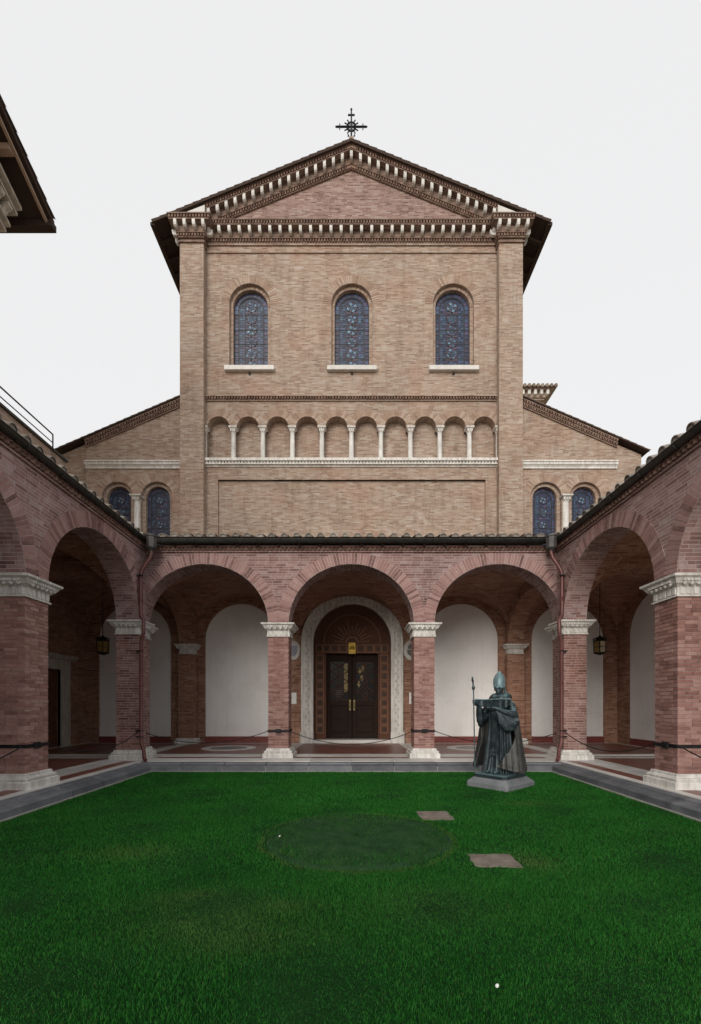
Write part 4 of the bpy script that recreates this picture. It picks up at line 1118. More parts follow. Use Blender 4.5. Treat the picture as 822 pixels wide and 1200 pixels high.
# ------------------------------------------------------------------ gabled building at the left with terrace
GB = thing('gabled_house', 'tall house with dark overhanging gable eaves above the terrace', 'building', (-13, 7, 0))
k = MB(); xw = -9.95; k.box(-22, xw, 2, 12.1, -.1, 15.2)
k.prism([(xw, 2, 15.2), (xw, 12.1, 15.2), (xw, 7.05, 17.3)], (-12, 0, 0)); k.build('wall', M['ochre'], GB)
ex, ey, ez, sl = -8.8, 13.0, 15.85, .43
k = MB()
for d in (1, -1):
    yE = ey if d > 0 else 2*7.05-ey
    zr = ez+sl*(ey-7.05)
    k.prism([(ex, yE, ez-.02), (ex, 7.05, zr-.02), (ex, 7.05, zr+.12), (ex, yE, ez+.12)], (-14, 0, 0))
ro = k.build('roof', M['darkwood'], GB)
k = MB()
for d in (1, -1):
    for i in range(16):
        y0, y1 = ey-(ey-7.05)*i/16, ey-(ey-7.05)*(i+1.1)/16
        z0, z1 = ez+sl*(ey-y0)+.12, ez+sl*(ey-y1)+.12
        if d < 0: y0, y1 = 14.1-y0, 14.1-y1
        k.rings([[(ex-.05+rr*math.cos(PI*q/6)*1.3, y, z+rr*math.sin(PI*q/6)) for q in range(7)] for y, z, rr in ((y0-.0, z0, .09), (y1, z1, .07))], 0, True, closed=False)
k.build('verge_tile', M['tile_i'], ro, kind='stuff')
k = MB(); k.prism([(ex-.10, ey-.12, ez-.02), (ex-.10, 7.05, zr-.07), (ex-.10, 7.05, zr-.13), (ex-.10, ey-.12, ez-.09)], (-.07, 0, 0)); k.build('bargeboard', M['palewood'], GB)
k = MB(); k.box(-22, ex+.02, ey-.16, ey+.06, ez-.16, ez+.02); k.build('eave_beam', M['darkwood'], GB)
for yy in (11.6, 9.3, 7.05):
    k = MB(); zz = ez+sl*(ey-yy)-.2; k.box(xw-.1, ex-.18, yy-.09, yy+.09, zz, zz+.16); k.build('purlin', M['palewood'], GB)
# carved raking cornice of the gable wall
k = MB(); al = Vector((0, -1, sl)).normalized()
for h, pj, th_ in ((-.05, .62, .09), (-.20, .50, .07), (-.52, .30, .08), (-.66, .18, .07)):
    a = Vector((xw, 12.42, ez+sl*.6-.42+h)); L = 5.3
    k.hexa([a, a+Vector((pj, 0, 0)), a+Vector((pj, 0, 0))+al*L, a+al*L, a+Vector((0, 0, th_)), a+Vector((pj, 0, th_)), a+Vector((pj, 0, th_))+al*L, a+Vector((0, 0, th_))+al*L])
o = k.build('gable_cornice', M['wallstone'], GB)
for i in range(18):
    k = MB(); a = Vector((xw, 12.36, ez+sl*.6-.42))+al*(.1+i*.29)
    prof = [(.1, -.45), (.30, -.42), (.36, -.32), (.46, -.27), (.48, -.2), (.1, -.2)]
    k.prism([a+Vector((d, 0, h)) for d, h in prof], al*.15)
    k.build('modillion', M['wallstone'], o)
# terrace parapet over the left walk
TX = -7.5
k = MB(); k.box(TX-.3, TX, -4, 11.5, ZT-.2, 8.02); tp = k.build('terrace_wall', M['brick_f'], GB)
k = MB(); k.box(TX-.34, TX+.05, -4, 11.55, 8.02, 8.08); k.build('coping', M['gutter'], tp)
k = MB(); k.box(-XO-1, TX-.3, -4, 11.5, 7.3, 7.4); k.build('terrace_floor', M['mortar'], GB)
RA = thing('terrace_railing', 'thin dark metal railing on the brick terrace parapet', 'railing', (TX-.02, 5, 8.06))
y1 = 11.05
for z, r in ((8.46, .018), (8.25, .013)):
    k = MB(); k.tube([(TX-.02, -3, z), (TX-.02, y1, z)], r, 8); k.build('rail', M['iron'], RA)
y = y1
while y > -3:
    k = MB(); k.tube([(TX-.02, y, 8.06), (TX-.02, y, 8.46)], .016, 6); k.build('post', M['iron'], RA); y -= 3.9

# ------------------------------------------------------------------ drainpipes
for s in (-1, 1):
    dp = thing('drainpipe', 'red brown drainpipe with hopper in the corner beside the side door walk' if s < 0 else 'red brown drainpipe with hopper in the corner behind the bishop statue', 'drainpipe', (s*5.45, 11.4, FZ))
    k = MB(); x = s*5.36
    k.tube([(s*5.26, 11.55, 5.80), (s*5.26, 11.55, 5.66), (s*5.29, 11.53, 5.52), (s*5.43, 11.42, 5.20), (s*5.47, 11.40, 5.08), (s*5.475, 11.40, 4.9), (s*5.475, 11.40, 4.05), (s*5.44, 11.36, 3.93), (x, 11.32, 3.84), (x, 11.31, 3.5), (s*5.41, 11.34, 3.36), (s*5.44, 11.36, 3.25), (s*5.44, 11.36, .75), (s*5.42, 11.34, .62), (s*5.33, 11.26, .48), (s*5.30, 11.22, .36), (s*5.26, 11.15, .28), (s*5.20, 11.08, .25)], .047, 10)
    k.build('pipe', M['pipe'], dp)
    k = MB(); k.lathe((s*5.27, 11.56, 0), [(.05, 5.68), (.075, 5.72), (.135, 5.78), (.145, 6.06), (.165, 6.07), (.165, 6.11)], 8, smooth=False); k.build('hopper', M['hopper'], dp)
    for z in (5.0, 3.05, .98, .82):
        k = MB(); k.lathe((s*5.44, 11.36, z), [(.055, -.012), (.055, .012)], 10); k.box(*sorted((s*5.44, s*5.60)), 11.35, 11.37, z-.01, z+.01); k.box(*sorted((s*5.46, s*5.62)), 11.44, 11.475, z-.018, z+.018); k.build('bracket', M['iron'], dp)
    for z in (4.4, 2.2):
        k = MB(); k.lathe((s*(5.475 if z > 4 else 5.44), 11.40 if z > 4 else 11.36, z), [(.056, -.05), (.056, .05)], 10); k.build('socket', M['pipe'], dp)

# ------------------------------------------------------------------ lanterns
for s in (-1, 1):
    x, y, z = s*8.13, 14.35, 3.27
    ln = thing('lantern', 'amber glazed iron lantern hanging in the dark vault by the side door' if s < 0 else 'amber glazed iron lantern hanging before cream panels behind the statue', 'lantern', (x, y, z))
    k = MB(); k.tube([(x, y, z+.62), (x, y, 5.72)], .012, 6); k.build('rod', M['iron'], ln)
    k = MB(); n_ = 6; r_ = .19
    P = lambda a, rr, zz: (x+rr*math.cos(2*PI*a/n_), y+rr*math.sin(2*PI*a/n_), z+zz)
    for a in range(n_):
        k.tube([P(a, r_, .08), P(a, r_*1.06, .46)], .014, 6); k.tube([P(a, r_, .08), P(a+1, r_, .08)], .014, 6); k.tube([P(a, r_*1.06, .46), P(a+1, r_*1.06, .46)], .016, 6)
        k.tube([P(a, r_*1.06, .46), P(a, r_*1.2, .53), P(a, .05, .6)], .012, 6); k.tube([P(a, r_*1.03, .27), P(a+1, r_*1.03, .27)], .008, 5)
        k.tube([P(a, r_, .08), P(a, .06, .03)], .01, 6)
    k.lathe((x, y, z), [(.0, 0), (.05, .02), (.06, .05), (.02, .07)], 8); k.lathe((x, y, z), [(r_*1.1, .47), (.12, .54), (.04, .62), (.02, .66)], 6, smooth=False)
    k.build('frame', M['iron'], ln)
    for a in range(n_):
        k = MB(); k.add([P(a+.06, r_*.96, .09), P(a+.94, r_*.96, .09), P(a+.94, r_*1.0, .45), P(a+.06, r_*1.0, .45)], [(0, 1, 2, 3)]); k.prism([P(a+.06, r_*.955, .09), P(a+.94, r_*.955, .09), P(a+.94, r_*.99, .45), P(a+.06, r_*.99, .45)], (0, 0, .002)); k.build('pane', M['amber'], ln)

# ------------------------------------------------------------------ iron straps and barrier cables
ZB = .94
def strap(x0, x1, y0, y1, box, label):
    t_ = thing('iron_strap', label, 'strap', ((x0+x1)/2, (y0+y1)/2, ZB)); k = MB(); e = .012
    k.box(x0-e, x1+e, y0-e, y0-.003, ZB-.03, ZB+.03); k.box(x0-e, x1+e, y1+.003, y1+e, ZB-.03, ZB+.03)
    k.box(x0-e, x0-.003, y0-.003, y1+.003, ZB-.03, ZB+.03); k.box(x1+.003, x1+e, y0-.003, y1+.003, ZB-.03, ZB+.03); k.build('band', M['iron'], t_)
    k = MB(); bx_, by_ = box; k.box(bx_-.075, bx_+.075, by_-.075, by_+.075, ZB-.055, ZB+.055); bevel(k.build('clasp', M['iron'], t_), .01, 1)
for s in (-1, 1):
    strap(s*PC-HP, s*PC+HP, YP, YP+TP, (s*PC, YP+.04), 'black iron strap with clasp on the pillar left of the church door' if s < 0 else 'black iron strap with clasp on the arcade pillar next to the bishop statue')
    xa, xb = sorted((s*XP, s*(XP+TP+.03)))
    strap(xa, xb, *PY[0], (s*(XP+.04), 7.76), 'black iron strap with clasp on the side pillar below the terrace railing' if s < 0 else 'black iron strap with clasp on the free standing pillar of the statue side arcade')
def cable(p, q, sag, label, gap=.03):
    p, q = Vector(p), Vector(q); k = MB(); n_ = 28; pts = []
    for i in range(n_+1):
        t_ = i/n_; v = p.lerp(q, t_); v.z -= 4*sag*t_*(1-t_); pts.append(v)
    k.tube(pts, .011, 6); tag(k.build('barrier_cable', M['iron'], None, wloc=p), label, 'cable')
cable((-PC+HP, YP+.02, ZB), (PC-HP, YP+.02, ZB), .36, 'black cable sagging across the middle arch before the church door')
cable((-5.74, YP+.05, ZB), (-PC-HP, YP+.02, ZB), .33, 'black cable sagging across the arch left of the church door')
cable((PC+HP, YP+.02, ZB), (5.74, YP+.05, ZB), .33, 'black cable sagging across the arch behind the bishop statue')
cable((-XP-.03, 11.5, ZB), (-XP-.03, 8.08, ZB), .30, 'black cable sagging across the side arch with the stone framed door')
cable((XP+.03, 11.5, ZB), (XP+.03, 8.08, ZB), .30, 'black cable sagging across the side arch with cream panels behind')
for s in (-1, 1):
    cable((s*(XP+.03), 7.46, ZB), (s*(XP+.03), 4.03, ZB), .30, 'black cable sagging across the near side arch below the terrace' if s < 0 else 'black cable sagging across the near arch of the statue side arcade')

# ------------------------------------------------------------------ bronze bishop on his plinth
SX0, SY0, SR = 3.03, 8.95, R(-50)
PL = MB()
def ploft(mb, hx, hy, prof, ch=.05):
    rg = []
    for d, z in prof:
        a, b = hx-d, hy-d; c_ = ch
        rg.append([(-a+c_, -b, z), (a-c_, -b, z), (a, -b+c_, z), (a, b-c_, z), (a-c_, b, z), (-a+c_, b, z), (-a, b-c_, z), (-a, -b+c_, z)])
    return mb.rings(rg, 0, False)
ploft(PL, .47, .54, [(0, -.06), (0, .09), (.008, .105), (.11, .195), (.12, .20)], .05)
M['plinth'] = stone_mat('grey plinth stone', (.11, .122, .13), (.21, .225, .235), 3, .6, .5, 30, False)
pl = PL.build('statue_plinth', M['plinth']); pl.location = (SX0+.02, SY0+.02, 0); pl.rotation_euler = (0, 0, SR)
tag(pl, 'low grey stone plinth with sloped edges under the bronze bishop', 'plinth')

t = NT('patinated bronze'); p = t.pos()
c = t.ramp(t.noise(7, 6, p, .65), [(.3, (.018, .027, .032)), (.55, (.038, .055, .064)), (.75, (.088, .125, .14))])
nrm = t.n('NewGeometry').outputs['Normal']; sp = t.n('SeparateXYZ'); t.l(nrm, sp.inputs[0])
up = t.ramp(t.math('ADD', sp.outputs[2], t.math('MULTIPLY', t.math('SUBTRACT', t.noise(12, 4, p), .5), .8)), [(.35, (0, 0, 0)), (.95, (1, 1, 1))])
c = t.mix(t.math('MULTIPLY', up, .7), c, (.16, .27, .29))
mp = t.n('Mapping'); mp.inputs['Scale'].default_value = (14, 14, 1.2); t.l(p, mp.inputs['Vector'])
c = t.mix(t.ramp(t.noise(1.5, 5, mp.outputs[0], .7), [(.58, (0, 0, 0)), (.72, (.45, .45, .45))]), c, (.12, .20, .21))
t.l(c, t.b.inputs['Base Color']); t.b.inputs['Metallic'].default_value = .4; t.b.inputs['Roughness'].default_value = .36
t.bump(t.noise(35, 4, p), .25, .006); M['bronze'] = t.mat
t = NT('pale patina'); p = t.pos()
c = t.ramp(t.noise(14, 6, p, .65), [(.3, (.09, .15, .165)), (.7, (.21, .32, .34))])
t.l(c, t.b.inputs['Base Color']); t.b.inputs['Metallic'].default_value = .3; t.b.inputs['Roughness'].default_value = .5
t.bump(t.noise(60, 4, p), .4, .005); M['patina'] = t.mat
M['bronze_brown'] = plain('brown bronze', (.058, .06, .058), .5, .5, .4, 5, .3, 40)

ST = thing('bishop_statue', 'dark bronze statue of a bishop with mitre and crozier on the lawn', 'statue', (0, 0, 0))
def sbuild(mb, name, mat='bronze', remesh=None, smooth_it=0):
    o = mb.build(name, M[mat], ST)
    if remesh:
        m_ = o.modifiers.new('remesh', 'REMESH'); m_.mode = 'VOXEL'; m_.voxel_size = remesh; m_.use_smooth_shade = True
        if smooth_it: s_ = o.modifiers.new('smooth', 'SMOOTH'); s_.iterations = smooth_it; s_.factor = .5
    return o
def ell(mb, c, rx, ry, rz, n=14, m=10):
    rg = []
    for i in range(m+1):
        a = -PI/2+PI*i/m; rr = max(math.cos(a), .02)
        rg.append([(c[0]+rx*rr*math.cos(2*PI*j/n), c[1]+ry*rr*math.sin(2*PI*j/n), c[2]+rz*math.sin(a)) for j in range(n)])
    mb.rings(rg)
def interp(tab, z):
    for a, b in zip(tab, tab[1:]):
        if z <= b[0]:
            f = (z-a[0])/(b[0]-a[0]); f = max(0, min(1, f)); return [x+(y-x)*f for x, y in zip(a[1:], b[1:])]
    return list(tab[-1][1:])
B = MB()
tab = [(0, .31, .28, .055), (.10, .29, .26, .055), (.35, .25, .22, .046), (.7, .22, .19, .036), (1.0, .205, .17, .022), (1.2, .22, .17, .010), (1.38, .235, .155, .004), (1.46, .20, .135, 0), (1.52, .12, .105, 0), (1.56, .075, .08, 0), (1.64, .065, .072, 0)]
rg = []; NR = 112
for i in range(60):
    z = 1.64*i/59; rx, ry, am = interp(tab, z); r_ = []
    for j in range(NR):
        a = 2*PI*j/NR; w = .12*math.sin(z*2.1)
        f = am*(.55*math.cos(13*a+1.0+w*3)+.35*math.cos(21*a+2.2-w*4)+.35*math.cos(8*a+.4+w*2))
        f = f if f > 0 else f*1.5
        r_.append(((rx+f)*math.cos(a), (ry+f)*math.sin(a), z+.002))
    rg.append(r_)
B.rings(rg)
# head, slightly bowed, turned to his left
hc = Vector((.01, -.045, 1.70)); ht = R(14)
def H(x, y, z):                      # head frame: 12 % over life, chin lowered
    x, y, z = x*1.12, y*1.12, z*1.06; y, z = y*math.cos(.12)+z*math.sin(.12)*-.6, z*math.cos(.12)+y*math.sin(.12)*.6
    return (hc.x+x*math.cos(ht)-y*math.sin(ht), hc.y+x*math.sin(ht)+y*math.cos(ht), hc.z+z)
ell(B, H(0, .01, .02), .082, .100, .115, 20, 14)
ell(B, H(0, -.045, -.055), .055, .052, .062, 14, 10)            # jaw
ell(B, H(0, -.088, -.085), .026, .022, .024)                     # chin
B.tube([H(0, -.088, .025), H(0, -.112, -.008), H(0, -.118, -.022)], [.009, .014, .015], 8)   # nose
for s in (-1, 1):
    ell(B, H(s*.033, -.093, .036), .030, .014, .008)             # brow
    ell(B, H(s*.034, -.086, .018), .014, .011, .009)             # eye
    ell(B, H(s*.045, -.070, -.018), .024, .02, .022)             # cheek
    ell(B, H(s*.082, .01, -.005), .012, .022, .032)              # ear
ell(B, H(0, -.099, -.045), .026, .010, .006); ell(B, H(0, -.097, -.058), .022, .010, .007)   # lips
# arms
RW, LW = Vector((-.30, -.31, 1.385)), Vector((.15, -.37, 1.300))
B.tube([(-.17, 0, 1.41), (-.24, -.0, 1.36), (-.33, -.05, 1.22), (-.35, -.10, 1.19), (-.33, -.2, 1.28), RW], [.085, .085, .066, .062, .05, .034], 12)
B.tube([(.17, 0, 1.41), (.25, 0, 1.36), (.34, -.05, 1.20), (.35, -.11, 1.16), (.27, -.25, 1.22), LW], [.085, .085, .066, .062, .05, .034], 12)
def chain(p0, dirs, lens, r0):
    pts = [Vector(p0)]
    for d, L in zip(dirs, lens): pts.append(pts[-1]+Vector(d).normalized()*L)
    B.tube(pts, [r0, r0*.95, r0*.88, r0*.7], 8); e_ = pts[-1]; ell(B, e_, r0*.72, r0*.72, r0*.72, 8, 6)
# right hand closed on the staff
STF = Vector((-.345, -.405, 0))
pr = Vector((-.318, -.355, 1.415)); ell(B, pr, .03, .045, .048, 12, 8); B.tube([RW, pr], [.034, .036], 10)
for q in range(4):
    z = 1.452-q*.024; r0 = .0105-.0007*q; L = (.040, .043, .040, .033)[q]
    chain((-.300, -.388, z), [(-.1, -1, -.05), (-1, -.55, -.1), (-.55, 1, 0)], [L, L, L*.8], r0)
chain((-.335, -.335, 1.45), [(-1, -.3, .35), (-.6, -1, .15), (.1, -1, 0)], [.036, .034, .028], .012)
# left hand held out, fingers gently curled
pl_ = LW+Vector((-.045, -.045, .012)); ell(B, pl_, .042, .042, .024, 12, 8); B.tube([LW, pl_], [.034, .03], 10)
fd = Vector((-.72, -.68, .06)); sd_ = Vector((.68, -.72, 0))
for q in range(4):
    base = pl_+fd*.032+sd_*(.030-.020*q); L = (.036, .042, .039, .030)[q]; cu = .12+.12*q
    chain(base, [fd+Vector((0, 0, .1)), fd+Vector((0, 0, -cu)), fd+Vector((0, 0, -cu*2.6))], [L, L*.8, L*.65], .0102-.0006*q)
chain(pl_+Vector((.0, -.03, .012)), [(.1, -.8, .5), (-.3, -1, .3), (-.6, -1, 0)], [.034, .03, .024], .0115)
sbuild(B, 'body', 'bronze', .006, 1)
# feet tips under the hem
k = MB()
for s in (-1, 1): ell(k, (s*.09, -.27, .03), .045, .09, .035)
sbuild(k, 'shoes')
# mitre
k = MB(); rg = []
for z, rx, ry, dy in ((1.722, .096, .112, 0), (1.755, .103, .118, 0), (1.757, .099, .114, 0), (1.82, .106, .117, .004), (1.88, .104, .106, .01), (1.94, .085, .084, .016), (1.99, .055, .056, .02), (2.03, .022, .028, .022), (2.045, .004, .006, .022)):
    rg.append([H(rx*math.cos(2*PI*j/28), ry*math.sin(2*PI*j/28)+.012+dy, z-hc.z) for j in range(28)])
k.rings(rg); 
k.tube([H(0, -.106, .06), H(0, -.108, .12), H(0, -.09, .18), H(0, -.062, .24), H(0, -.02, .3)], [.012, .012, .011, .009, .005], 6)
for s in (-1, 1): k.tube([H(s*.07, .085, .03), H(s*.075, .115, -.06), H(s*.08, .15, -.2), H(s*.085, .18, -.36)], [.022, .022, .024, .026], 6)
sbuild(k, 'mitre', 'patina')
# hood round the neck
k = MB(); rg = []
for d, z in ((.0, 1.47), (.05, 1.45), (.085, 1.47), (.095, 1.51), (.075, 1.56), (.035, 1.60), (.0, 1.605), (-.02, 1.58), (-.025, 1.5)):
    r_ = []
    for j in range(48):
        a = 2*PI*j/48; bk = .5+.5*math.sin(a)
        f = .008*math.cos(7*a+z*9)
        r_.append(((.115+d*1.15+f)*math.cos(a), (.105+d*(.8+.7*bk)+f)*math.sin(a)+.012, z+.035*bk*(1 if d > .02 else .4)-.02*(1-bk)))
    rg.append(r_)
k.rings(rg, closed=True); sbuild(k, 'hood')
# stiff breast mantle, stretched between the arms
k = MB(); rg = []
for i in range(25):
    u = -.40+.74*i/24; y = -.155-.05*math.cos((u+.03)*3.6)-(.10 if u < -.2 else 0)*(-.2-u)/.2-.004*math.sin(u*60)
    zt_ = 1.478+.006*math.sin(u*9); zb_ = 1.315-.05*math.cos(u*7)+.012*math.sin(u*22); fo = .008*math.sin(u*48); rg.append([(u, y, zb_), (u, y-.022+fo, zb_+.005), (u, y-.024+fo*.5, zt_-.012), (u, y-.034, zt_), (u, y+.03, zt_+.006), (u, y+.012, zb_+.005)])
k.rings(rg, 0, False); sbuild(k, 'breast_mantle', 'bronze')
k = MB(); k.tube([(p_[4][0], (p_[3][1]+p_[4][1])/2, p_[4][2]+.002) for p_ in rg], .014, 6); sbuild(k, 'mantle_hem', 'patina')
# wide hanging sleeves
def sleeve(pts, name):
    k = MB(); rg = []; N_ = len(pts)
    for i, (cx, cy, zt_, zb_, hw_, dx, dy) in enumerate(pts):
        zc_, hz = (zt_+zb_)/2, (zt_-zb_)/2; d = Vector((dx, dy, 0)).normalized(); r_ = []
        for j in range(36):
            a = 2*PI*j/36; f = 1+.22*math.cos(5*a+i*.5)+.12*math.cos(9*a+i)
            bell = 1+.35*max(0, -math.sin(a))
            r_.append(Vector((cx, cy, zc_+hz*math.sin(a)))+d*(hw_*f*bell*math.cos(a)))
        rg.append(r_)
    k.rings(rg); return sbuild(k, name)
sleeve([(-.24, .03, 1.43, 1.15, .07, 1, .2), (-.32, -.03, 1.34, 1.04, .075, 1, .3), (-.345, -.10, 1.29, .95, .07, 1, .1), (-.335, -.17, 1.32, .91, .068, 1, 0), (-.32, -.24, 1.37, .93, .062, 1, 0), (-.308, -.285, 1.415, 1.05, .055, 1, 0), (-.305, -.295, 1.42, 1.30, .045, 1, 0)], 'sleeve')
sleeve([(.24, .03, 1.43, 1.12, .08, 1, -.2), (.33, -.03, 1.34, .98, .085, 1, -.3), (.36, -.10, 1.27, .88, .085, 1, .3), (.32, -.18, 1.27, .84, .08, 1, .6), (.26, -.26, 1.29, .88, .072, 1, .7), (.20, -.325, 1.325, 1.02, .06, 1, .8), (.185, -.34, 1.33, 1.22, .045, 1, .8)], 'sleeve')
# stole hanging in front
k = MB(); rg = []
for i in range(20):
    z = 1.24-.90*i/19; y = -(interp(tab, z)[1]+.045+.01*math.sin(i*1.1)); hw_ = .062+.012*i/19
    rg.append([(-hw_+.0, y+.02, z), (-hw_, y, z), (-hw_*.3, y-.010, z), (hw_*.3, y-.004, z), (hw_, y, z), (hw_, y+.02, z)])
k.rings(rg, 0, False); k.box(-.08, .08, -.285, -.245, .44, .455); k.box(-.08, .08, -.29, -.25, .36, .37)
sbuild(k, 'stole')
# cope: back and sides, its left corner swept forward at the foot
k = MB(); rg_o, rg_i = [], []
tabc = [(.06, .50, .40, 18, 36), (.16, .49, .40, 22, 37), (.35, .455, .375, 38, 39), (.6, .42, .345, 62, 43), (.9, .385, .31, 78, 49), (1.2, .345, .27, 78, 56), (1.36, .29, .215, 62, 58), (1.44, .23, .165, 52, 52), (1.50, .15, .12, 48, 48)]
NZ, NA = 36, 90
for i in range(NZ):
    z = .06+(1.50-.06)*i/(NZ-1); rx, ry, pL, pR = interp(tabc, z); ro_, ri_ = [], []
    am = .040*(1-z/1.5)**.7
    for j in range(NA):
        q = j/(NA-1); a = R(pL+(360-pR-pL)*q)
        f = am*(.6*math.cos(20*a+.6)+.4*math.cos(33*a+2+z*2)+.5*math.cos(11*a))
        dz = (.03*(q > .5)*(q-.5)*2+.10*math.exp(-(q/.10)**2))*max(0, 1-z/.5)
        for rr, L_ in ((0, ro_), (-.018, ri_)): L_.append(((rx*(1.12 if math.sin(a) < 0 and z < 1.3 else 1)+f+rr)*math.sin(a), -(ry+f+rr)*math.cos(a)+.02, z+dz))
    rg_o.append(ro_+ri_[::-1])
k.rings(rg_o); co = sbuild(k, 'cope', 'bronze_brown')
# crozier
k = MB(); s0, s1 = Vector((-.315, -.405, .02)), Vector((-.352, -.405, 1.72))
k.tube([s0, s0.lerp(s1, .5), s1], [.011, .012, .013], 8)
k.lathe(s1-Vector((0, 0, .0)), [(.013, -.05), (.03, -.02), (.034, 0), (.03, .02), (.014, .05)], 10)
vd = Vector((.515, -.857, 0)); pts = []; c0 = s1+Vector((-.012, 0, .17))
for i in range(22):
    f = i/21
    if f < .4: pts.append(s1+Vector((-.004, 0, .04))+Vector((-.012, 0, .13))*(f/.4)-vd*.0+vd*(-.05*(f/.4)**2))
    else:
        a = PI-(f-.4)/.6*PI*2.1; rr = .055*(1-.55*(f-.4)/.6); pts.append(c0+Vector((-.006, 0, .0))+vd*(rr*math.cos(a)+.005)+Vector((-.15*rr, 0, rr*1.05*math.sin(a))))
k.tube(pts, [.016]*10+[.018-.0006*i for i in range(12)], 8); sbuild(k, 'crozier')
# bronze footing
k = MB(); ploft(k, .36, .42, [(0, -.075), (0, -.02), (.02, 0), (.05, .004)], .06); sbuild(k, 'footing')
ST.location = (SX0, SY0, .275); ST.rotation_euler = (0, 0, SR)

# ------------------------------------------------------------------ things in the lawn
CP = (0.07, 5.45); RPX, RPY = 1.16, 1.14
k = MB(); rg = []; rnd = random.Random(3)
ph = [rnd.uniform(0, 6) for _ in range(6)]
for i in range(15):
    f = i/14; r_ = []
    for j in range(64):
        a = 2*PI*j/64; wob = 1+.035*math.sin(3*a+ph[0])+.02*math.sin(7*a+ph[1])
        rr = f*wob; x, y = rr*RPX*math.cos(a), rr*RPY*math.sin(a)
        z = .045*(1-f**3)+.012*math.sin(4*x+ph[2])*math.sin(3*y+ph[3])*(1-f*.7)+.02*math.exp(-((f-.93)/.05)**2)+(0 if i < 14 else -.03)
        z += .018*math.exp(-((y-.45-.12*math.sin(2.2*x))/.05)**2)*(1-f)
        r_.append((CP[0]+x, CP[1]+y, z))
    rg.append(r_)
rg[0] = [(CP[0]+.02*math.cos(2*PI*j/64), CP[1]+.02*math.sin(2*PI*j/64), rg[0][j][2]) for j in range(64)]
k.rings(rg, cap=False); k.f.append(list(range(64))); k.m.append(0); k.sm.append(True); k.uv.append(None)
t = NT('netted turf'); p = t.pos()
c = t.ramp(t.noise(5, 7, p, .7), [(.3, (.010, .032, .012)), (.55, (.022, .060, .022)), (.8, (.055, .095, .042))])
w1 = t.n('TexWave'); w1.inputs['Scale'].default_value = 7; w1.inputs['Distortion'].default_value = .6; t.l(p, w1.inputs['Vector'])
w2 = t.n('TexWave'); w2.bands_direction = 'Y'; w2.inputs['Scale'].default_value = 7; w2.inputs['Distortion'].default_value = .6; t.l(p, w2.inputs['Vector'])
net = t.math('MAXIMUM', t.math('GREATER_THAN', w1.outputs['Fac'], .93), t.math('GREATER_THAN', w2.outputs['Fac'], .93))
c = t.mix(t.math('MULTIPLY', net, .12), c, (.06, .14, .07)); t.l(c, t.b.inputs['Base Color']); t.b.inputs['Roughness'].default_value = .95; t.b.inputs['Specular IOR Level'].default_value = .08
t.bump(t.math('ADD', t.noise(25, 5, p), net), .8, .012); M['net'] = t.mat
TPA = thing('turf_patch', 'round netted patch of darker reseeded turf in the lawn', 'turf patch', (CP[0], CP[1], 0))
k.build('netted_mound', M['net'], TPA)
SL = [(1.24, 6.50, .235, .24, .06, 'pinkish grey stone slab sunk in the lawn behind the round netted turf'), (1.50, 4.62, .235, .19, -.05, 'worn grey stone slab sunk in the grass, in front of the round netted turf')]
M['slab'] = stone_mat('worn lawn slab', (.12, .095, .08), (.26, .215, .185), 6, .85, .7, 60, False)
for x, y, hx, hy, rz, lb in SL:
    k = MB(); rnd = random.Random(int(x*100)); n_ = 7
    per = []
    for (ax, ay), (bx, by) in zip(((-1, -1), (1, -1), (1, 1), (-1, 1)), ((1, -1), (1, 1), (-1, 1), (-1, -1))):
        for i in range(n_):
            f = i/n_; per.append(((ax+(bx-ax)*f)*hx+rnd.uniform(-.012, .012), (ay+(by-ay)*f)*hy+rnd.uniform(-.012, .012)))
    k.prism([(a, b, -.05) for a, b in per], (0, 0, .068)); o = bevel(k.build('stone_slab', M['slab']), .006, 1)
    o.location = (x, y, 0); o.rotation_euler = (0, 0, rz); tag(o, lb, 'slab')
M['petal'] = plain('white petal', (.75, .76, .74), .6, 0, .05)
for x, y, sz, lb in ((.826, 2.49, .012, 'single white fallen petal lying on the open grass'), (-.86, 5.25, .011, 'small white scrap lying on the round netted turf')):
    k = MB(); k.rings([[(sz*rr*math.cos(2*PI*j/10)*(1.5 if math.cos(2*PI*j/10) > 0 else 1), sz*rr*.8*math.sin(2*PI*j/10), zz+rr*rr*.01) for j in range(10)] for rr, zz in ((.05, 0), (.5, 0), (1, 0), (.98, .004), (.5, .004), (.05, .004))])
    o = k.build('fallen_petal' if x > 0 else 'paper_scrap', M['petal']); o.location = (x, y, .045 if x > 0 else .07); o.rotation_euler = (.15, -.2, .9); tag(o, lb, 'petal' if x > 0 else 'scrap')

# ------------------------------------------------------------------ grass
def blades(n_, ylo, yhi, h0, h1, wd, keep):
    x = np.random.uniform(-LX+.06, LX-.06, n_); y = np.random.uniform(ylo, yhi, n_)
    m_ = keep(x, y); x, y = x[m_], y[m_]; return x, y, np.random.uniform(h0, h1, len(x)), np.full(len(x), wd)
def outside(x, y):
    k_ = ((x-CP[0])/(RPX*.97))**2+((y-CP[1])/(RPY*.97))**2 > 1
    for sx, sy, hx, hy, rz, _ in SL: k_ &= ~((np.abs(x-sx) < hx-.035+.03*sm_noise(x, y, 16, 9)) & (np.abs(y-sy) < hy-.035+.04*sm_noise(x, y, 16, 8)))
    c_, s_ = math.cos(-SR), math.sin(-SR); dx, dy = x-SX0-.02, y-SY0-.02; lx, ly = dx*c_-dy*s_, dx*s_+dy*c_
    return k_ & ~((np.abs(lx) < .46) & (np.abs(ly) < .53))
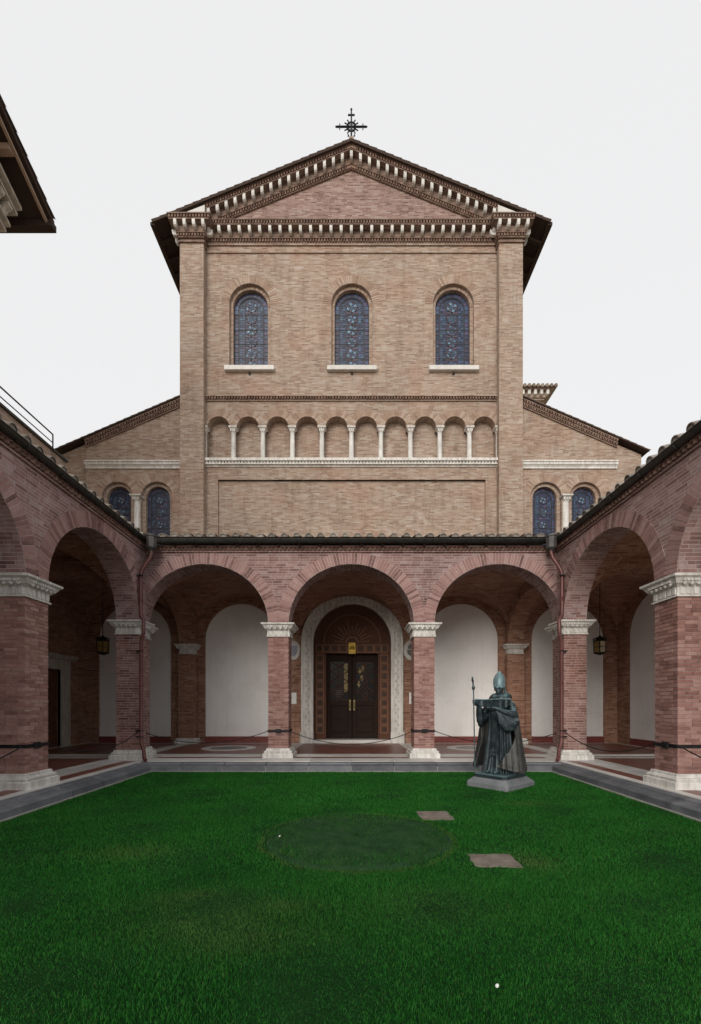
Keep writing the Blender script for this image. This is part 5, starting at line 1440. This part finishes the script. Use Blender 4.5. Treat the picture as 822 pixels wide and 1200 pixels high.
def sm_noise(x, y, sc_, seed):
    r_ = np.random.RandomState(seed); v = np.zeros_like(x)
    for _ in range(7):
        kx, ky, p_ = r_.normal(0, sc_), r_.normal(0, sc_), r_.uniform(0, 6.28); v += np.sin(kx*x+ky*y+p_)
    return v/7
def grass_mesh(parts, name, mat):
    x, y, h, w = (np.concatenate([p_[i] for p_ in parts]) for i in range(4)); n_ = len(x)
    big = sm_noise(x, y, 1.6, 1); mid = sm_noise(x, y, 7, 2)
    h = h*(1+.35*mid+.2*big); az_ = np.random.uniform(0, 2*PI, n_)+.5*mid; ln_ = h*np.abs(np.random.normal(.55, .3, n_))
    ca_, sa_ = np.cos(az_), np.sin(az_); fx = np.random.uniform(0, 2*PI, n_); wx, wy = np.cos(fx)*w/2, np.sin(fx)*w/2
    z0 = np.full(n_, -.004)
    V = np.zeros((n_, 5, 3))
    V[:, 0] = np.stack([x-wx, y-wy, z0], 1); V[:, 1] = np.stack([x+wx, y+wy, z0], 1)
    mx, my, mz = x+ca_*ln_*.35, y+sa_*ln_*.35, h*.62
    V[:, 2] = np.stack([mx+wx*.8, my+wy*.8, mz], 1); V[:, 3] = np.stack([mx-wx*.8, my-wy*.8, mz], 1)
    V[:, 4] = np.stack([x+ca_*ln_, y+sa_*ln_, h*.95], 1)
    me = bpy.data.meshes.new(name); me.vertices.add(n_*5); me.vertices.foreach_set('co', V.ravel())
    b = (np.arange(n_)*5)[:, None]
    loops = np.concatenate([b+np.array([0, 1, 2, 3]), b+np.array([3, 2, 4])], 1).ravel()
    me.loops.add(len(loops)); me.loops.foreach_set('vertex_index', loops.astype(np.int32))
    me.polygons.add(n_*2); me.polygons.foreach_set('loop_start', np.stack([np.arange(n_)*7, np.arange(n_)*7+4], 1).ravel().astype(np.int32))
    me.update(calc_edges=True)
    dry = np.zeros(n_); rr = np.sqrt(((x-CP[0])/RPX)**2+((y-CP[1])/RPY)**2)
    for cx, cy, rx, ry, st_ in ((-1.0, 3.45, .7, .32, .34), (-.75, 3.05, .5, .2, .28), (-1.35, 3.75, .25, .12, .3), (-.5, 3.6, .2, .1, .3), (-2.5, 4.9, .5, .25, .3), (.8, 3.6, .5, .3, .18), (1.9, 4.6, .22, .2, .6), (2.9, 7.3, .35, .15, .3)):
        d2 = ((x-cx)/rx)**2+((y-cy)/ry)**2; dry += st_*np.exp(-d2)*(1+.9*mid)
    dry += .7*np.exp(-((rr-1.015+.04*mid)/.03)**2)*(np.random.rand(n_) < .6)+.30*(rr < .95)*(np.random.rand(n_) < .35)
    dry = np.clip(dry+(np.random.rand(n_) < .025)*.7, 0, 1)
    tint = np.clip(.5+.34*np.random.randn(n_)+.25*big+.18*mid-.25*(rr < .97), 0, 1)
    for nm, arr in (('dry', dry), ('tint', tint)):
        at = me.attributes.new(nm, 'FLOAT', 'POINT'); at.data.foreach_set('value', np.repeat(arr, 5).astype(np.float32))
    me.materials.append(mat); o = bpy.data.objects.new(name, me); link(o); return o
t = NT('grass blade')
a1 = t.n('Attribute'); a1.attribute_name = 'tint'; a2 = t.n('Attribute'); a2.attribute_name = 'dry'
c = t.ramp(a1.outputs['Fac'], [(0, (.005, .060, .006)), (.5, (.012, .115, .012)), (1, (.038, .19, .026))])
c = t.mix(t.math('MULTIPLY', a2.outputs['Fac'], .6), c, (.15, .15, .06))
t.l(c, t.b.inputs['Base Color']); t.b.inputs['Roughness'].default_value = .7; t.b.inputs['Specular IOR Level'].default_value = .15
M['grass'] = t.mat
parts = [blades(430000, 1.6, 4.4, .015, .030, .0027, outside), blades(230000, 4.4, 7.4, .016, .032, .0042, outside), blades(120000, 7.4, LY1-.06, .018, .035, .0065, outside), blades(15000, LY0+.05, 1.6, .02, .042, .006, outside)]
in_patch = lambda x, y: (((x-CP[0])/(RPX*.95))**2+((y-CP[1])/(RPY*.95))**2 < 1) & (np.random.rand(len(x)) < .62+.38*sm_noise(x, y, 6, 5)*2)
parts.append(blades(75000, CP[1]-1.2, CP[1]+1.2, .05, .07, .0040, in_patch))
tag(grass_mesh(parts, 'grass', M['grass']), 'short dense green grass of the courtyard lawn', 'grass', kind='stuff')
